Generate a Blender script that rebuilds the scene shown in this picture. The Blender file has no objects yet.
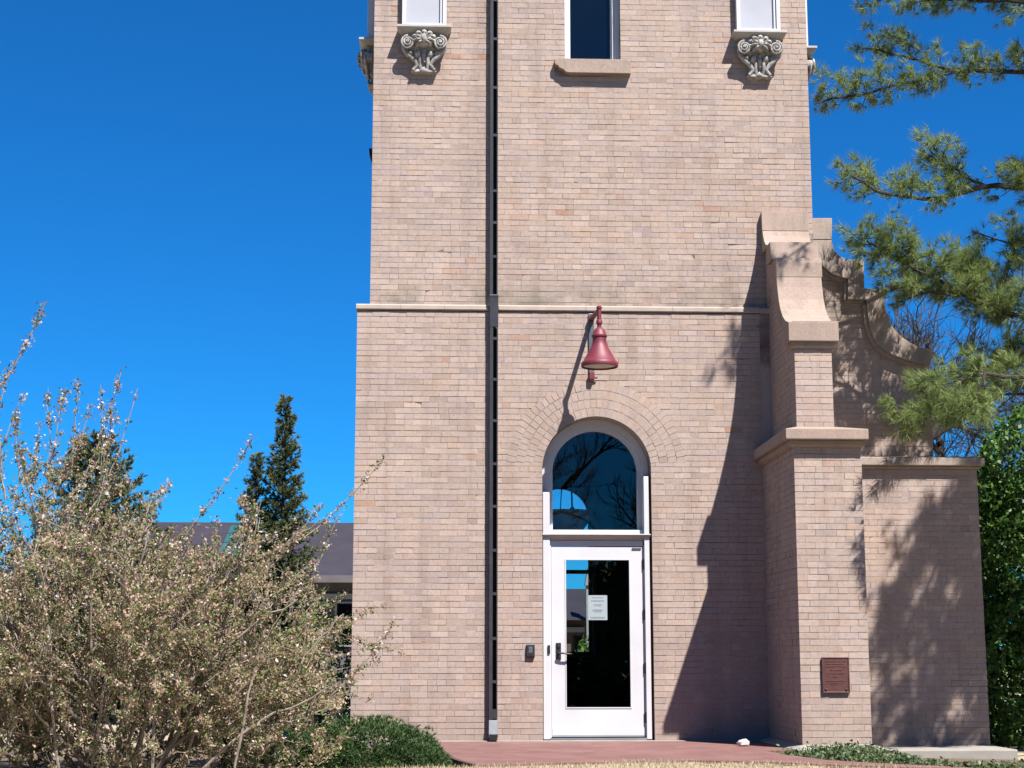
import bpy, bmesh, math, random
import numpy as np
from mathutils import Vector, Matrix
R = math.radians
rng = random.Random(7)
nr = np.random.default_rng(7)
scene = bpy.context.scene

# ------------------------------------------------------------------ camera, sky, sun, exposure
PITCH = math.atan(276 / 1600.0); YAW = R(2.4); DIST = 17.6
cam_d = bpy.data.cameras.new("camera"); cam = bpy.data.objects.new("camera", cam_d)
scene.collection.objects.link(cam)
cam.location = (-DIST * math.sin(YAW), -DIST * math.cos(YAW), 0.89)
cam.rotation_euler = (math.pi / 2 + PITCH, 0, -YAW)
cam_d.sensor_width = 36; cam_d.lens = 36 * 1600 / 1024
cam_d.clip_start = 0.1; cam_d.clip_end = 2000
scene.camera = cam

SUN = Vector((0.60, -1.0, 1.70)).normalized()
EL = math.asin(SUN.z)
world = bpy.data.worlds.new("World"); scene.world = world; world.use_nodes = True
wn = world.node_tree.nodes; wl = world.node_tree.links
sky = wn.new("ShaderNodeTexSky"); sky.sky_type = 'NISHITA'; sky.sun_disc = False
sky.sun_elevation = EL; sky.sun_rotation = math.atan2(SUN.x, SUN.y)
sky.altitude = 1500; sky.air_density = 1.0; sky.dust_density = 0.1; sky.ozone_density = 5.0
tint = wn.new("ShaderNodeMix"); tint.data_type = 'RGBA'; tint.blend_type = 'MULTIPLY'; tint.inputs[0].default_value = 1.0
tint.inputs[7].default_value = (0.08, 0.585, 1.0, 1)          # clear dry spring air: a deep saturated blue
wl.new(sky.outputs[0], tint.inputs[6]); wl.new(tint.outputs[2], wn["Background"].inputs[0])
wn["Background"].inputs[1].default_value = 0.0565
sl = bpy.data.lights.new("sun", 'SUN'); sl.energy = 5.0; sl.angle = R(0.53); sl.color = (1.0, 0.94, 0.88)
so = bpy.data.objects.new("sun", sl); scene.collection.objects.link(so)
so.rotation_euler = SUN.to_track_quat('Z', 'Y').to_euler(); so.location = SUN * 60
scene.view_settings.view_transform = 'Standard'; scene.view_settings.look = 'None'
scene.view_settings.exposure = 1.39; scene.view_settings.gamma = 1.0

# ------------------------------------------------------------------ materials
def newmat(name):
    m = bpy.data.materials.new(name); m.use_nodes = True
    return m, m.node_tree.nodes, m.node_tree.links, m.node_tree.nodes["Principled BSDF"]
def ramp(n, stops, interp='LINEAR'):
    r = n.new("ShaderNodeValToRGB"); e = r.color_ramp.elements; r.color_ramp.interpolation = interp
    while len(e) > 1: e.remove(e[0])
    e[0].position = stops[0][0]; e[0].color = (*stops[0][1], 1)
    for p, c in stops[1:]:
        x = e.new(p); x.color = (*c, 1)
    return r
def noise(n, l, scale, detail=4, rough=0.55, vec=None, coord='Object', stretch=None):
    t = n.new("ShaderNodeTexNoise"); t.inputs["Scale"].default_value = scale
    t.inputs["Detail"].default_value = detail; t.inputs["Roughness"].default_value = rough
    tc = n.new("ShaderNodeNewGeometry")
    src = tc.outputs["Position"]
    if stretch:
        mp = n.new("ShaderNodeMapping"); mp.inputs["Scale"].default_value = stretch
        l.new(src, mp.inputs[0]); src = mp.outputs[0]
    l.new(src, t.inputs["Vector"])
    return t
def mixc(n, l, mode, fac, a, b):
    m = n.new("ShaderNodeMix"); m.data_type = 'RGBA'; m.blend_type = mode
    for sock, v in ((m.inputs[0], fac), (m.inputs[6], a), (m.inputs[7], b)):
        if hasattr(v, "is_linked"): l.new(v, sock)
        elif isinstance(v, (int, float)): sock.default_value = v
        else: sock.default_value = (*v, 1)
    return m.outputs[2]
def bump(n, l, p, height, strength=0.3, dist=0.01):
    b = n.new("ShaderNodeBump"); b.inputs["Strength"].default_value = strength; b.inputs["Distance"].default_value = dist
    l.new(height, b.inputs["Height"]); l.new(b.outputs[0], p.inputs["Normal"])
def mat_var(name, c0, c1, scale=6, rough=0.85, bumpk=0.2, bscale=60, metallic=0.0, spec=0.5, detail=5, stretch=None, bdist=0.004):
    c0 = tuple(x * .61 for x in c0); c1 = tuple(x * .61 for x in c1)
    m, n, l, p = newmat(name)
    t = noise(n, l, scale, detail, stretch=stretch); r = ramp(n, [(0.3, c0), (0.7, c1)])
    l.new(t.outputs[0], r.inputs[0]); l.new(r.outputs[0], p.inputs["Base Color"])
    p.inputs["Roughness"].default_value = rough; p.inputs["Metallic"].default_value = metallic
    p.inputs["Specular IOR Level"].default_value = spec
    if bumpk:
        t2 = noise(n, l, bscale, 3); bump(n, l, p, t2.outputs[0], bumpk, bdist)
    return m
def mat_island(name, stops, rough=0.8, transl=0.0, spec=0.3, big=None):
    m, n, l, p = newmat(name)
    stops = [(p_, tuple(x * .82 for x in c_)) for p_, c_ in stops]
    g = n.new("ShaderNodeNewGeometry"); r = ramp(n, stops)
    l.new(g.outputs["Random Per Island"], r.inputs[0]); col = r.outputs[0]
    if big:
        t = noise(n, l, big[0], 3); rr = ramp(n, [(0.35, (big[1],) * 3), (0.65, (big[2],) * 3)])
        l.new(t.outputs[0], rr.inputs[0]); col = mixc(n, l, 'MULTIPLY', 1.0, col, rr.outputs[0])
    l.new(col, p.inputs["Base Color"]); p.inputs["Roughness"].default_value = rough
    p.inputs["Specular IOR Level"].default_value = spec
    if transl:
        tr = n.new("ShaderNodeBsdfTranslucent"); l.new(col, tr.inputs[0])
        ms = n.new("ShaderNodeMixShader"); ms.inputs[0].default_value = transl
        l.new(p.outputs[0], ms.inputs[1]); l.new(tr.outputs[0], ms.inputs[2])
        l.new(ms.outputs[0], n["Material Output"].inputs[0])
    return m

BR = [(0.0, (.41, .333, .312)), (0.02, (.465, .377, .352)), (0.08, (.482, .391, .366)), (0.4, (.497, .404, .378)), (0.75, (.510, .414, .387)),
      (0.94, (.525, .429, .402)), (0.978, (.56, .465, .432)), (0.984, (.45, .375, .36)), (0.993, (.50, .37, .32)), (1.0, (.46, .30, .25))]
BR = [(p, (c[0] * .622, c[1] * .612, c[2] * .572)) for p, c in BR]
def brick_mat():
    m, n, l, p = newmat("buff_brick")
    g = n.new("ShaderNodeNewGeometry"); r = ramp(n, BR); l.new(g.outputs["Random Per Island"], r.inputs[0])
    t = noise(n, l, 0.9, 5, 0.6, stretch=(1, 1, 1.6)); rr = ramp(n, [(0.3, (.90, .89, .89)), (0.5, (1, 1, 1)), (0.72, (1.05, 1.02, .97))])
    l.new(t.outputs[0], rr.inputs[0]); c = mixc(n, l, 'MULTIPLY', 1.0, r.outputs[0], rr.outputs[0])
    th = noise(n, l, 3.1, 3, 0.6, stretch=(1, 1, 2.2)); rh = ramp(n, [(0.32, (.99, 1.0, 1.03)), (0.5, (1, 1, 1)), (0.68, (1.02, .99, .945))])
    l.new(th.outputs[0], rh.inputs[0]); c = mixc(n, l, 'MULTIPLY', 1.0, c, rh.outputs[0])
    wn_ = n.new("ShaderNodeTexWhiteNoise"); wn_.noise_dimensions = '1D'; l.new(g.outputs["Random Per Island"], wn_.inputs["W"])
    ri = ramp(n, [(0, (.985, 1, 1.03)), (.35, (.995, 1.0, 1.01)), (.7, (1.0, 1, .99)), (1, (1.02, .985, .95))]); l.new(wn_.outputs["Value"], ri.inputs[0]); c = mixc(n, l, 'MULTIPLY', 1.0, c, ri.outputs[0])
    t3 = noise(n, l, 30, 5, 0.7); r3 = ramp(n, [(0.3, (.84, .83, .82)), (0.6, (1.03, 1.03, 1.03))])
    l.new(t3.outputs[0], r3.inputs[0]); c = mixc(n, l, 'MULTIPLY', 1.0, c, r3.outputs[0])
    # soot and damp marks that sit just above and below the string course
    sp = n.new("ShaderNodeSeparateXYZ"); l.new(g.outputs["Position"], sp.inputs[0])
    mr = n.new("ShaderNodeMapRange"); mr.inputs[1].default_value = 5.25; mr.inputs[2].default_value = 4.83
    mr.inputs[3].default_value = 0; mr.inputs[4].default_value = 1; l.new(sp.outputs[2], mr.inputs[0])
    lt = n.new("ShaderNodeMath"); lt.operation = 'GREATER_THAN'; lt.inputs[1].default_value = 4.80; l.new(sp.outputs[2], lt.inputs[0])
    mu = n.new("ShaderNodeMath"); mu.operation = 'MULTIPLY'; l.new(mr.outputs[0], mu.inputs[0]); l.new(lt.outputs[0], mu.inputs[1])
    t4 = noise(n, l, 2.2, 5, 0.65); r4 = ramp(n, [(0.45, (0, 0, 0)), (0.62, (1, 1, 1))]); l.new(t4.outputs[0], r4.inputs[0])
    m2 = n.new("ShaderNodeMath"); m2.operation = 'MULTIPLY'; l.new(mu.outputs[0], m2.inputs[0]); l.new(r4.outputs[0], m2.inputs[1])
    c = mixc(n, l, 'MIX', m2.outputs[0], c, (.165, .142, .115))
    l.new(c, p.inputs["Base Color"]); p.inputs["Roughness"].default_value = 0.9; p.inputs["Specular IOR Level"].default_value = 0.25
    ts = noise(n, l, 3.0, 5, 0.6, stretch=(1.6, 1.6, .16)); rs = ramp(n, [(0.36, (.88, .875, .87)), (0.5, (1, 1, 1)), (0.7, (1.03, 1.03, 1.03))]); l.new(ts.outputs[0], rs.inputs[0])
    c = mixc(n, l, 'MULTIPLY', 1.0, c, rs.outputs[0])
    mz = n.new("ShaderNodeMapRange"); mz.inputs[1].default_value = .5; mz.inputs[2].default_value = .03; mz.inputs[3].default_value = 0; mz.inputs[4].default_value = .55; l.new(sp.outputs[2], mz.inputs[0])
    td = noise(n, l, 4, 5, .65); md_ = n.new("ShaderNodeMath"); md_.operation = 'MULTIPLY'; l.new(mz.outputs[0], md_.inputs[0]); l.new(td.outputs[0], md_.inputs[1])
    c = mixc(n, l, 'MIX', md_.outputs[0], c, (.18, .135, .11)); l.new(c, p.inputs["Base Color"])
    t2 = noise(n, l, 90, 4, 0.7); bump(n, l, p, t2.outputs[0], 0.35, 0.004)
    return m
M = {}
M['brick'] = brick_mat()
def mortar_mat():
    m, n, l, p = newmat("mortar")
    t = noise(n, l, .75, 6, 0.68); r = ramp(n, [(0.38, (.085, .065, .055)), (0.47, (.17, .135, .12)), (0.56, (.30, .25, .225))])
    l.new(t.outputs[0], r.inputs[0]); l.new(r.outputs[0], p.inputs["Base Color"]); p.inputs["Roughness"].default_value = 0.95
    return m
M['mortar'] = mortar_mat()
def brick_tex(name, axis):
    m, n, l, p = newmat(name)
    g = n.new("ShaderNodeNewGeometry"); sp = n.new("ShaderNodeSeparateXYZ"); cb = n.new("ShaderNodeCombineXYZ")
    l.new(g.outputs["Position"], sp.inputs[0]); l.new(sp.outputs[axis], cb.inputs[0]); l.new(sp.outputs[2], cb.inputs[1])
    b = n.new("ShaderNodeTexBrick"); l.new(cb.outputs[0], b.inputs[0])
    b.inputs["Color1"].default_value = (.275, .222, .20, 1); b.inputs["Color2"].default_value = (.31, .25, .226, 1)
    b.inputs["Mortar"].default_value = (.2, .16, .13, 1); b.inputs["Scale"].default_value = 1
    b.inputs["Mortar Size"].default_value = .003; b.inputs["Brick Width"].default_value = .2; b.inputs["Row Height"].default_value = .0643
    b.inputs["Bias"].default_value = 0.0
    l.new(b.outputs[0], p.inputs["Base Color"]); p.inputs["Roughness"].default_value = .9
    bump(n, l, p, b.outputs[1], -0.4, 0.006)
    return m
M['brick_y'] = brick_tex("buff_brick_side", 1)
M['brick_x'] = brick_tex("buff_brick_back", 0)
def stone_mat(name, a, b, dirt, k):
    m, n, l, p = newmat(name)
    t = noise(n, l, 2.6, 6, .62); r = ramp(n, [(.32, a), (.68, b)]); l.new(t.outputs[0], r.inputs[0])
    t1 = noise(n, l, 6.0, 5, .65, stretch=(1, 1, .22)); r1 = ramp(n, [(.50, (0, 0, 0)), (.72, (k, k, k))]); l.new(t1.outputs[0], r1.inputs[0])
    c = mixc(n, l, 'MIX', r1.outputs[0], r.outputs[0], dirt)
    t2 = noise(n, l, 45, 5, .7); r2 = ramp(n, [(.3, (.80, .80, .80)), (.55, (1, 1, 1)), (.75, (1.05, 1.05, 1.05))]); l.new(t2.outputs[0], r2.inputs[0])
    c = mixc(n, l, 'MULTIPLY', 1, c, r2.outputs[0]); l.new(c, p.inputs["Base Color"]); p.inputs["Roughness"].default_value = .9; p.inputs["Specular IOR Level"].default_value = .25
    bump(n, l, p, t2.outputs[0], .45, .006); return m
M['stone'] = stone_mat("pink_limestone", (.25, .195, .162), (.305, .238, .20), (.17, .143, .122), .6)
M['stone_grey'] = stone_mat("weathered_limestone", (.235, .192, .165), (.305, .25, .217), (.15, .13, .112), .65)
M['string'] = mat_var("string_course_stone", (.44, .365, .31), (.55, .465, .395), 5, .9, .25, 70)
M['concrete'] = mat_var("concrete", (.30, .28, .25), (.41, .385, .35), 4, .92, .3, 90)
M['white'] = mat_var("white_paint", (.67, .68, .71), (.76, .775, .81), 2, .42, .05, 40)
M['white_old_shaded'] = mat_var("weathered_shaded_white", (.44, .42, .40), (.58, .57, .56), 5, .6, .15, 60)
M['frosted'] = mat_var("pale_window_panel", (.50, .51, .57), (.57, .58, .64), 2.5, .25, .0)
M['bronze'] = mat_var("dark_bronze_metal", (.055, .055, .062), (.085, .085, .096), 6, .38, .08, 30, metallic=.35)
M['grey_metal'] = mat_var("grey_aluminium", (.17, .18, .20), (.24, .25, .28), 8, .4, .05, 30, metallic=.5)  # plain lighter grey metal for the small fittings
M['black'] = mat_var("black_metal", (.012, .011, .011), (.03, .027, .026), 12, .4, .05, 40)
M['hole'] = mat_var("dark_recess", (.008, .007, .007), (.016, .014, .013), 4, .95, 0)
M['maroon'] = mat_var("maroon_enamel", (.16, .016, .034), (.215, .025, .048), 7, .55, .04, 40, spec=.5)
M['lens'] = mat_var("frosted_lens", (.62, .57, .50), (.72, .67, .60), 9, .5, 0)
M['plaque'] = mat_var("bronze_plaque", (.13, .055, .05), (.19, .08, .07), 14, .45, .15, 80, metallic=.3)
M['plaque_hi'] = mat_var("rubbed_bronze", (.24, .115, .10), (.30, .15, .13), 30, .4, .1, 80, metallic=.3)
M['paper'] = mat_var("paper", (.74, .76, .80), (.80, .82, .85), 8, .8, 0)
M['ink'] = mat_var("faded_ink", (.30, .33, .45), (.42, .45, .55), 40, .8, 0)
M['orn'] = mat_var("carved_limestone", (.20, .185, .165), (.66, .64, .61), 22, .9, .35, 60)
M['steel'] = mat_var("brushed_steel", (.42, .42, .43), (.52, .52, .53), 20, .3, 0, metallic=.8)
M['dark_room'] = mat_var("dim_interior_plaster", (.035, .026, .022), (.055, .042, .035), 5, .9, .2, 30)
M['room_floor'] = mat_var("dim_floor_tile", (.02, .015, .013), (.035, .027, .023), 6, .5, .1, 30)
def glass_mat():
    m = bpy.data.materials.new("window_glass"); m.use_nodes = True; n = m.node_tree.nodes; l = m.node_tree.links
    n.remove(n["Principled BSDF"])
    tr = n.new("ShaderNodeBsdfTransparent"); tr.inputs[0].default_value = (.90, .93, .93, 1)
    gl = n.new("ShaderNodeBsdfGlossy"); gl.inputs["Roughness"].default_value = 0.0
    fr = n.new("ShaderNodeFresnel"); bk = n.new("ShaderNodeNewGeometry"); mi_ = n.new("ShaderNodeMapRange"); l.new(bk.outputs["Backfacing"], mi_.inputs[0]); mi_.inputs[3].default_value = 1.45; mi_.inputs[4].default_value = 1 / 1.45; l.new(mi_.outputs[0], fr.inputs[0])
    ms = n.new("ShaderNodeMixShader"); l.new(fr.outputs[0], ms.inputs[0]); l.new(tr.outputs[0], ms.inputs[1]); l.new(gl.outputs[0], ms.inputs[2])
    l.new(ms.outputs[0], n["Material Output"].inputs[0])
    return m
M['glass'] = glass_mat()
def tint_glass():
    m, n, l, p = newmat("dark_window_glass")
    t = noise(n, l, 1.2, 2); r = ramp(n, [(.3, (.0015, .002, .003)), (.7, (.003, .004, .006))]); l.new(t.outputs[0], r.inputs[0])
    l.new(r.outputs[0], p.inputs["Base Color"]); p.inputs["Roughness"].default_value = .02; p.inputs["IOR"].default_value = 1.6
    return m
M['glass_dark'] = tint_glass()
def paver_mat():
    m, n, l, p = newmat("red_brick_paving")
    g = n.new("ShaderNodeNewGeometry")
    mp = n.new("ShaderNodeMapping"); mp.inputs["Rotation"].default_value = (0, 0, R(4)); l.new(g.outputs["Position"], mp.inputs[0])
    b = n.new("ShaderNodeTexBrick"); l.new(mp.outputs[0], b.inputs[0])
    b.inputs["Color1"].default_value = (.115, .050, .045, 1); b.inputs["Color2"].default_value = (.155, .077, .069, 1); b.inputs["Mortar"].default_value = (.115, .066, .058, 1)
    b.inputs["Scale"].default_value = 1; b.inputs["Mortar Size"].default_value = .006; b.inputs["Brick Width"].default_value = .21; b.inputs["Row Height"].default_value = .105
    t = noise(n, l, 1.3, 5, .65); r = ramp(n, [(.3, (.85, .82, .82)), (.7, (1.2, 1.2, 1.2))]); l.new(t.outputs[0], r.inputs[0])
    c = mixc(n, l, 'MULTIPLY', 1, b.outputs[0], r.outputs[0]); l.new(c, p.inputs["Base Color"]); p.inputs["Roughness"].default_value = .92
    bump(n, l, p, b.outputs[1], -.3, .004)
    return m
M['paver'] = paver_mat()
M['edging'] = mat_var("dark_edging", (.07, .035, .028), (.12, .06, .045), 12, .9, .3, 40)
M['lawn'] = mat_var("dry_lawn", (.34, .275, .165), (.52, .44, .30), 3.5, 1, .5, 40)
M['soil'] = mat_var("mulch_soil", (.10, .07, .045), (.24, .17, .11), 18, 1, .8, 40, bdist=.02)
M['bark'] = mat_var("pine_bark", (.03, .024, .021), (.075, .06, .052), 9, .95, .6, 30, stretch=(1, 1, .3), bdist=.02)
M['bark_bare'] = mat_var("dark_bark", (.035, .028, .025), (.075, .06, .052), 9, .95, .4, 30)
M['bark_shrub'] = mat_var("grey_tan_bark", (.22, .18, .15), (.42, .36, .31), 14, .9, .3, 40)
M['pine'] = mat_island("pine_needles", [(0, (.07, .12, .042)), (.35, (.16, .24, .075)), (.75, (.30, .38, .115)), (1, (.42, .46, .18))], .6, .45, .35)
M['spruce'] = mat_island("spruce_needles", [(0, (.045, .07, .032)), (.5, (.10, .135, .055)), (1, (.19, .215, .09))], .65, .15, .3)
M['yew'] = mat_island("yew_needles", [(0, (.018, .042, .014)), (.5, (.045, .095, .028)), (.85, (.09, .165, .045)), (1, (.14, .22, .065))], .6, .2, .35)
M['bush'] = mat_island("green_bush_leaves", [(0, (.035, .09, .016)), (.5, (.07, .165, .03)), (.85, (.13, .26, .05)), (1, (.2, .33, .08))], .5, .4, .4)
M['ivy'] = mat_island("ground_cover_leaves", [(0, (.035, .065, .02)), (.5, (.07, .115, .04)), (.9, (.13, .17, .07)), (1, (.2, .2, .1))], .55, .2, .4)
M['berry'] = mat_island("young_bronze_leaves", [(0, (.08, .16, .035)), (.34, (.19, .225, .075)), (.46, (.29, .225, .125)), (.66, (.41, .27, .20)), (.84, (.50, .345, .275)), (.95, (.56, .45, .38)), (1, (.68, .62, .58))], .75, .35, .25)
M['petal'] = mat_island("white_petals", [(0, (.5, .46, .42)), (1, (.66, .65, .65))], .7, .3, .2)
M['dry'] = mat_island("dry_grass_blades", [(0, (.28, .23, .12)), (.5, (.46, .39, .26)), (.9, (.58, .51, .37)), (1, (.26, .27, .12))], .8, .25, .25)
M['roof'] = mat_var("dark_metal_roof", (.036, .029, .039), (.05, .041, .054), 1.5, .6, .05, 10)
M['wallgrey'] = mat_var("grey_wall_panel", (.11, .10, .11), (.16, .145, .155), 2, .8, .05, 20)
M['teal'] = mat_var("teal_skylight_glass", (.03, .12, .12), (.05, .17, .16), 2, .25, 0)
M['white_trim'] = mat_var("pale_trim", (.36, .36, .38), (.44, .44, .46), 3, .6, 0)
M['rust'] = mat_var("brown_brick_house", (.13, .075, .06), (.2, .12, .095), 6, .9, .2, 30)
M['rock'] = mat_var("pale_quartz", (.62, .57, .54), (.78, .74, .72), 20, .7, .3, 60)

# ------------------------------------------------------------------ mesh helpers
class MB:
    def __init__(s): s.v = []; s.f = []; s.m = []
    def quad(s, pts, mi=0):
        b = len(s.v); s.v += [tuple(p) for p in pts]; s.f.append(tuple(range(b, b + len(pts)))); s.m.append(mi)
    def box(s, x0, x1, y0, y1, z0, z1, mi=0):
        b = len(s.v)
        s.v += [(x0, y0, z0), (x1, y0, z0), (x1, y1, z0), (x0, y1, z0), (x0, y0, z1), (x1, y0, z1), (x1, y1, z1), (x0, y1, z1)]
        for q in ((0, 3, 2, 1), (4, 5, 6, 7), (0, 1, 5, 4), (1, 2, 6, 5), (2, 3, 7, 6), (3, 0, 4, 7)):
            s.f.append(tuple(b + i for i in q)); s.m.append(mi)
    def loft(s, rects, mi=0, cap=True):
        b = len(s.v)
        for (x0, x1, y0, y1, z) in rects: s.v += [(x0, y0, z), (x1, y0, z), (x1, y1, z), (x0, y1, z)]
        for k in range(len(rects) - 1):
            for i in range(4):
                j = (i + 1) % 4; s.f.append((b + 4 * k + i, b + 4 * k + j, b + 4 * k + 4 + j, b + 4 * k + 4 + i)); s.m.append(mi)
        if cap:
            s.f.append((b + 3, b + 2, b + 1, b)); s.m.append(mi)
            t = b + 4 * (len(rects) - 1); s.f.append((t, t + 1, t + 2, t + 3)); s.m.append(mi)
    def extrude(s, poly, fn, d0, d1, mi=0, caps=True):
        """poly: 2-D points; fn(a, b, d) -> 3-D point"""
        n = len(poly); b = len(s.v)
        s.v += [tuple(fn(p[0], p[1], d0)) for p in poly] + [tuple(fn(p[0], p[1], d1)) for p in poly]
        for i in range(n):
            j = (i + 1) % n; s.f.append((b + i, b + j, b + n + j, b + n + i)); s.m.append(mi)
        if caps:
            s.f.append(tuple(b + i for i in range(n))); s.m.append(mi); s.f.append(tuple(b + n + i for i in reversed(range(n)))); s.m.append(mi)
    def strip(s, A, B, fn, d0, d1, mi=0):
        """solid band between two polylines A and B of equal length"""
        n = len(A); b = len(s.v)
        for d in (d0, d1):
            s.v += [tuple(fn(p[0], p[1], d)) for p in A] + [tuple(fn(p[0], p[1], d)) for p in B]
        a0, b0, a1, b1 = b, b + n, b + 2 * n, b + 3 * n
        for i in range(n - 1):
            for q in ((a0 + i, a0 + i + 1, b0 + i + 1, b0 + i), (a1 + i, b1 + i, b1 + i + 1, a1 + i + 1),
                      (a0 + i, a1 + i, a1 + i + 1, a0 + i + 1), (b0 + i, b0 + i + 1, b1 + i + 1, b1 + i)):
                s.f.append(q); s.m.append(mi)
        for i in (0, n - 1):
            s.f.append((a0 + i, b0 + i, b1 + i, a1 + i)); s.m.append(mi)
    def tube(s, pts, rad, sides=8, mi=0):
        pts = [Vector(p) for p in pts]; n = len(pts)
        rr = rad if isinstance(rad, (list, tuple)) else [rad] * n
        b = len(s.v); prev = None
        for i, p in enumerate(pts):
            t = (pts[min(i + 1, n - 1)] - pts[max(i - 1, 0)]).normalized()
            if prev is None:
                prev = t.orthogonal().normalized()
            u = (prev - t * prev.dot(t)); u = u.normalized() if u.length > 1e-6 else t.orthogonal().normalized(); prev = u; w = t.cross(u)
            for k in range(sides):
                a = 2 * math.pi * k / sides; s.v.append(tuple(p + (u * math.cos(a) + w * math.sin(a)) * rr[i]))
        for i in range(n - 1):
            for k in range(sides):
                k2 = (k + 1) % sides; s.f.append((b + i * sides + k, b + i * sides + k2, b + (i + 1) * sides + k2, b + (i + 1) * sides + k)); s.m.append(mi)
        s.f.append(tuple(b + k for k in reversed(range(sides)))); s.m.append(mi)
        s.f.append(tuple(b + (n - 1) * sides + k for k in range(sides))); s.m.append(mi)
    def lathe(s, prof, c, sides=32, mi=0, closed_ends=True):
        b = len(s.v)
        for r, z in prof:
            for k in range(sides):
                a = 2 * math.pi * k / sides; s.v.append((c[0] + r * math.cos(a), c[1] + r * math.sin(a), c[2] + z))
        for i in range(len(prof) - 1):
            for k in range(sides):
                k2 = (k + 1) % sides; s.f.append((b + i * sides + k, b + i * sides + k2, b + (i + 1) * sides + k2, b + (i + 1) * sides + k)); s.m.append(mi)
        if closed_ends:
            s.f.append(tuple(b + k for k in reversed(range(sides)))); s.m.append(mi)
            s.f.append(tuple(b + (len(prof) - 1) * sides + k for k in range(sides))); s.m.append(mi)
    def blob(s, c, r, mi=0, nu=10, nv=7, fn=None):
        b = len(s.v)
        for j in range(nv + 1):
            ph = math.pi * j / nv
            for i in range(nu):
                t = 2 * math.pi * i / nu
                d = Vector((math.sin(ph) * math.cos(t), math.sin(ph) * math.sin(t), math.cos(ph)))
                k = fn(d) if fn else 1
                s.v.append((c[0] + d.x * r[0] * k, c[1] + d.y * r[1] * k, c[2] + d.z * r[2] * k))
        for j in range(nv):
            for i in range(nu):
                i2 = (i + 1) % nu; s.f.append((b + j * nu + i, b + (j + 1) * nu + i, b + (j + 1) * nu + i2, b + j * nu + i2)); s.m.append(mi)
    def build(s, name, mats, parent=None, smooth=False, bevel=0):
        me = bpy.data.meshes.new(name); me.from_pydata(s.v, [], s.f)
        for m in (mats if isinstance(mats, (list, tuple)) else [mats]): me.materials.append(m)
        me.polygons.foreach_set("material_index", s.m)
        bm = bmesh.new(); bm.from_mesh(me)
        if smooth: bmesh.ops.remove_doubles(bm, verts=bm.verts, dist=1e-5)
        bmesh.ops.recalc_face_normals(bm, faces=bm.faces)
        bm.to_mesh(me); bm.free()
        if smooth:
            me.polygons.foreach_set("use_smooth", [True] * len(me.polygons))
        o = bpy.data.objects.new(name, me); scene.collection.objects.link(o)
        if parent: o.parent = parent
        if smooth:
            me.set_sharp_from_angle(angle=R(40))
        if bevel:
            b = o.modifiers.new("bevel", 'BEVEL'); b.width = bevel; b.segments = 2; b.limit_method = 'ANGLE'
        return o
def np_mesh(name, V, F, mat, parent=None):
    """V (n,3), F (m,k) faces of equal size k"""
    V = np.asarray(V, dtype=np.float32); F = np.asarray(F, dtype=np.int32); k = F.shape[1]
    me = bpy.data.meshes.new(name)
    me.vertices.add(len(V)); me.vertices.foreach_set("co", V.ravel())
    me.loops.add(F.size); me.loops.foreach_set("vertex_index", F.ravel())
    me.polygons.add(len(F)); me.polygons.foreach_set("loop_start", np.arange(0, F.size, k, dtype=np.int32))
    me.update(calc_edges=True); me.validate(); me.materials.append(mat)
    o = bpy.data.objects.new(name, me); scene.collection.objects.link(o)
    if parent: o.parent = parent
    return o
def tag(o, label=None, cat=None, group=None, kind=None):
    if label: o["label"] = label
    if cat: o["category"] = cat
    if group: o["group"] = group
    if kind: o["kind"] = kind
    return o
def thing(name, label, cat, loc=(0, 0, 0), group=None):
    o = bpy.data.objects.new(name, None); o.empty_display_size = .2; scene.collection.objects.link(o)
    return tag(o, label, cat, group)          # parts keep world coordinates; the Empty stays at the origin of the site
XZ = lambda a, b, d: (a, d, b)                # polygon in x,z swept along y
YZ = lambda a, b, d: (d, a, b)                # polygon in y,z swept along x

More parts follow.
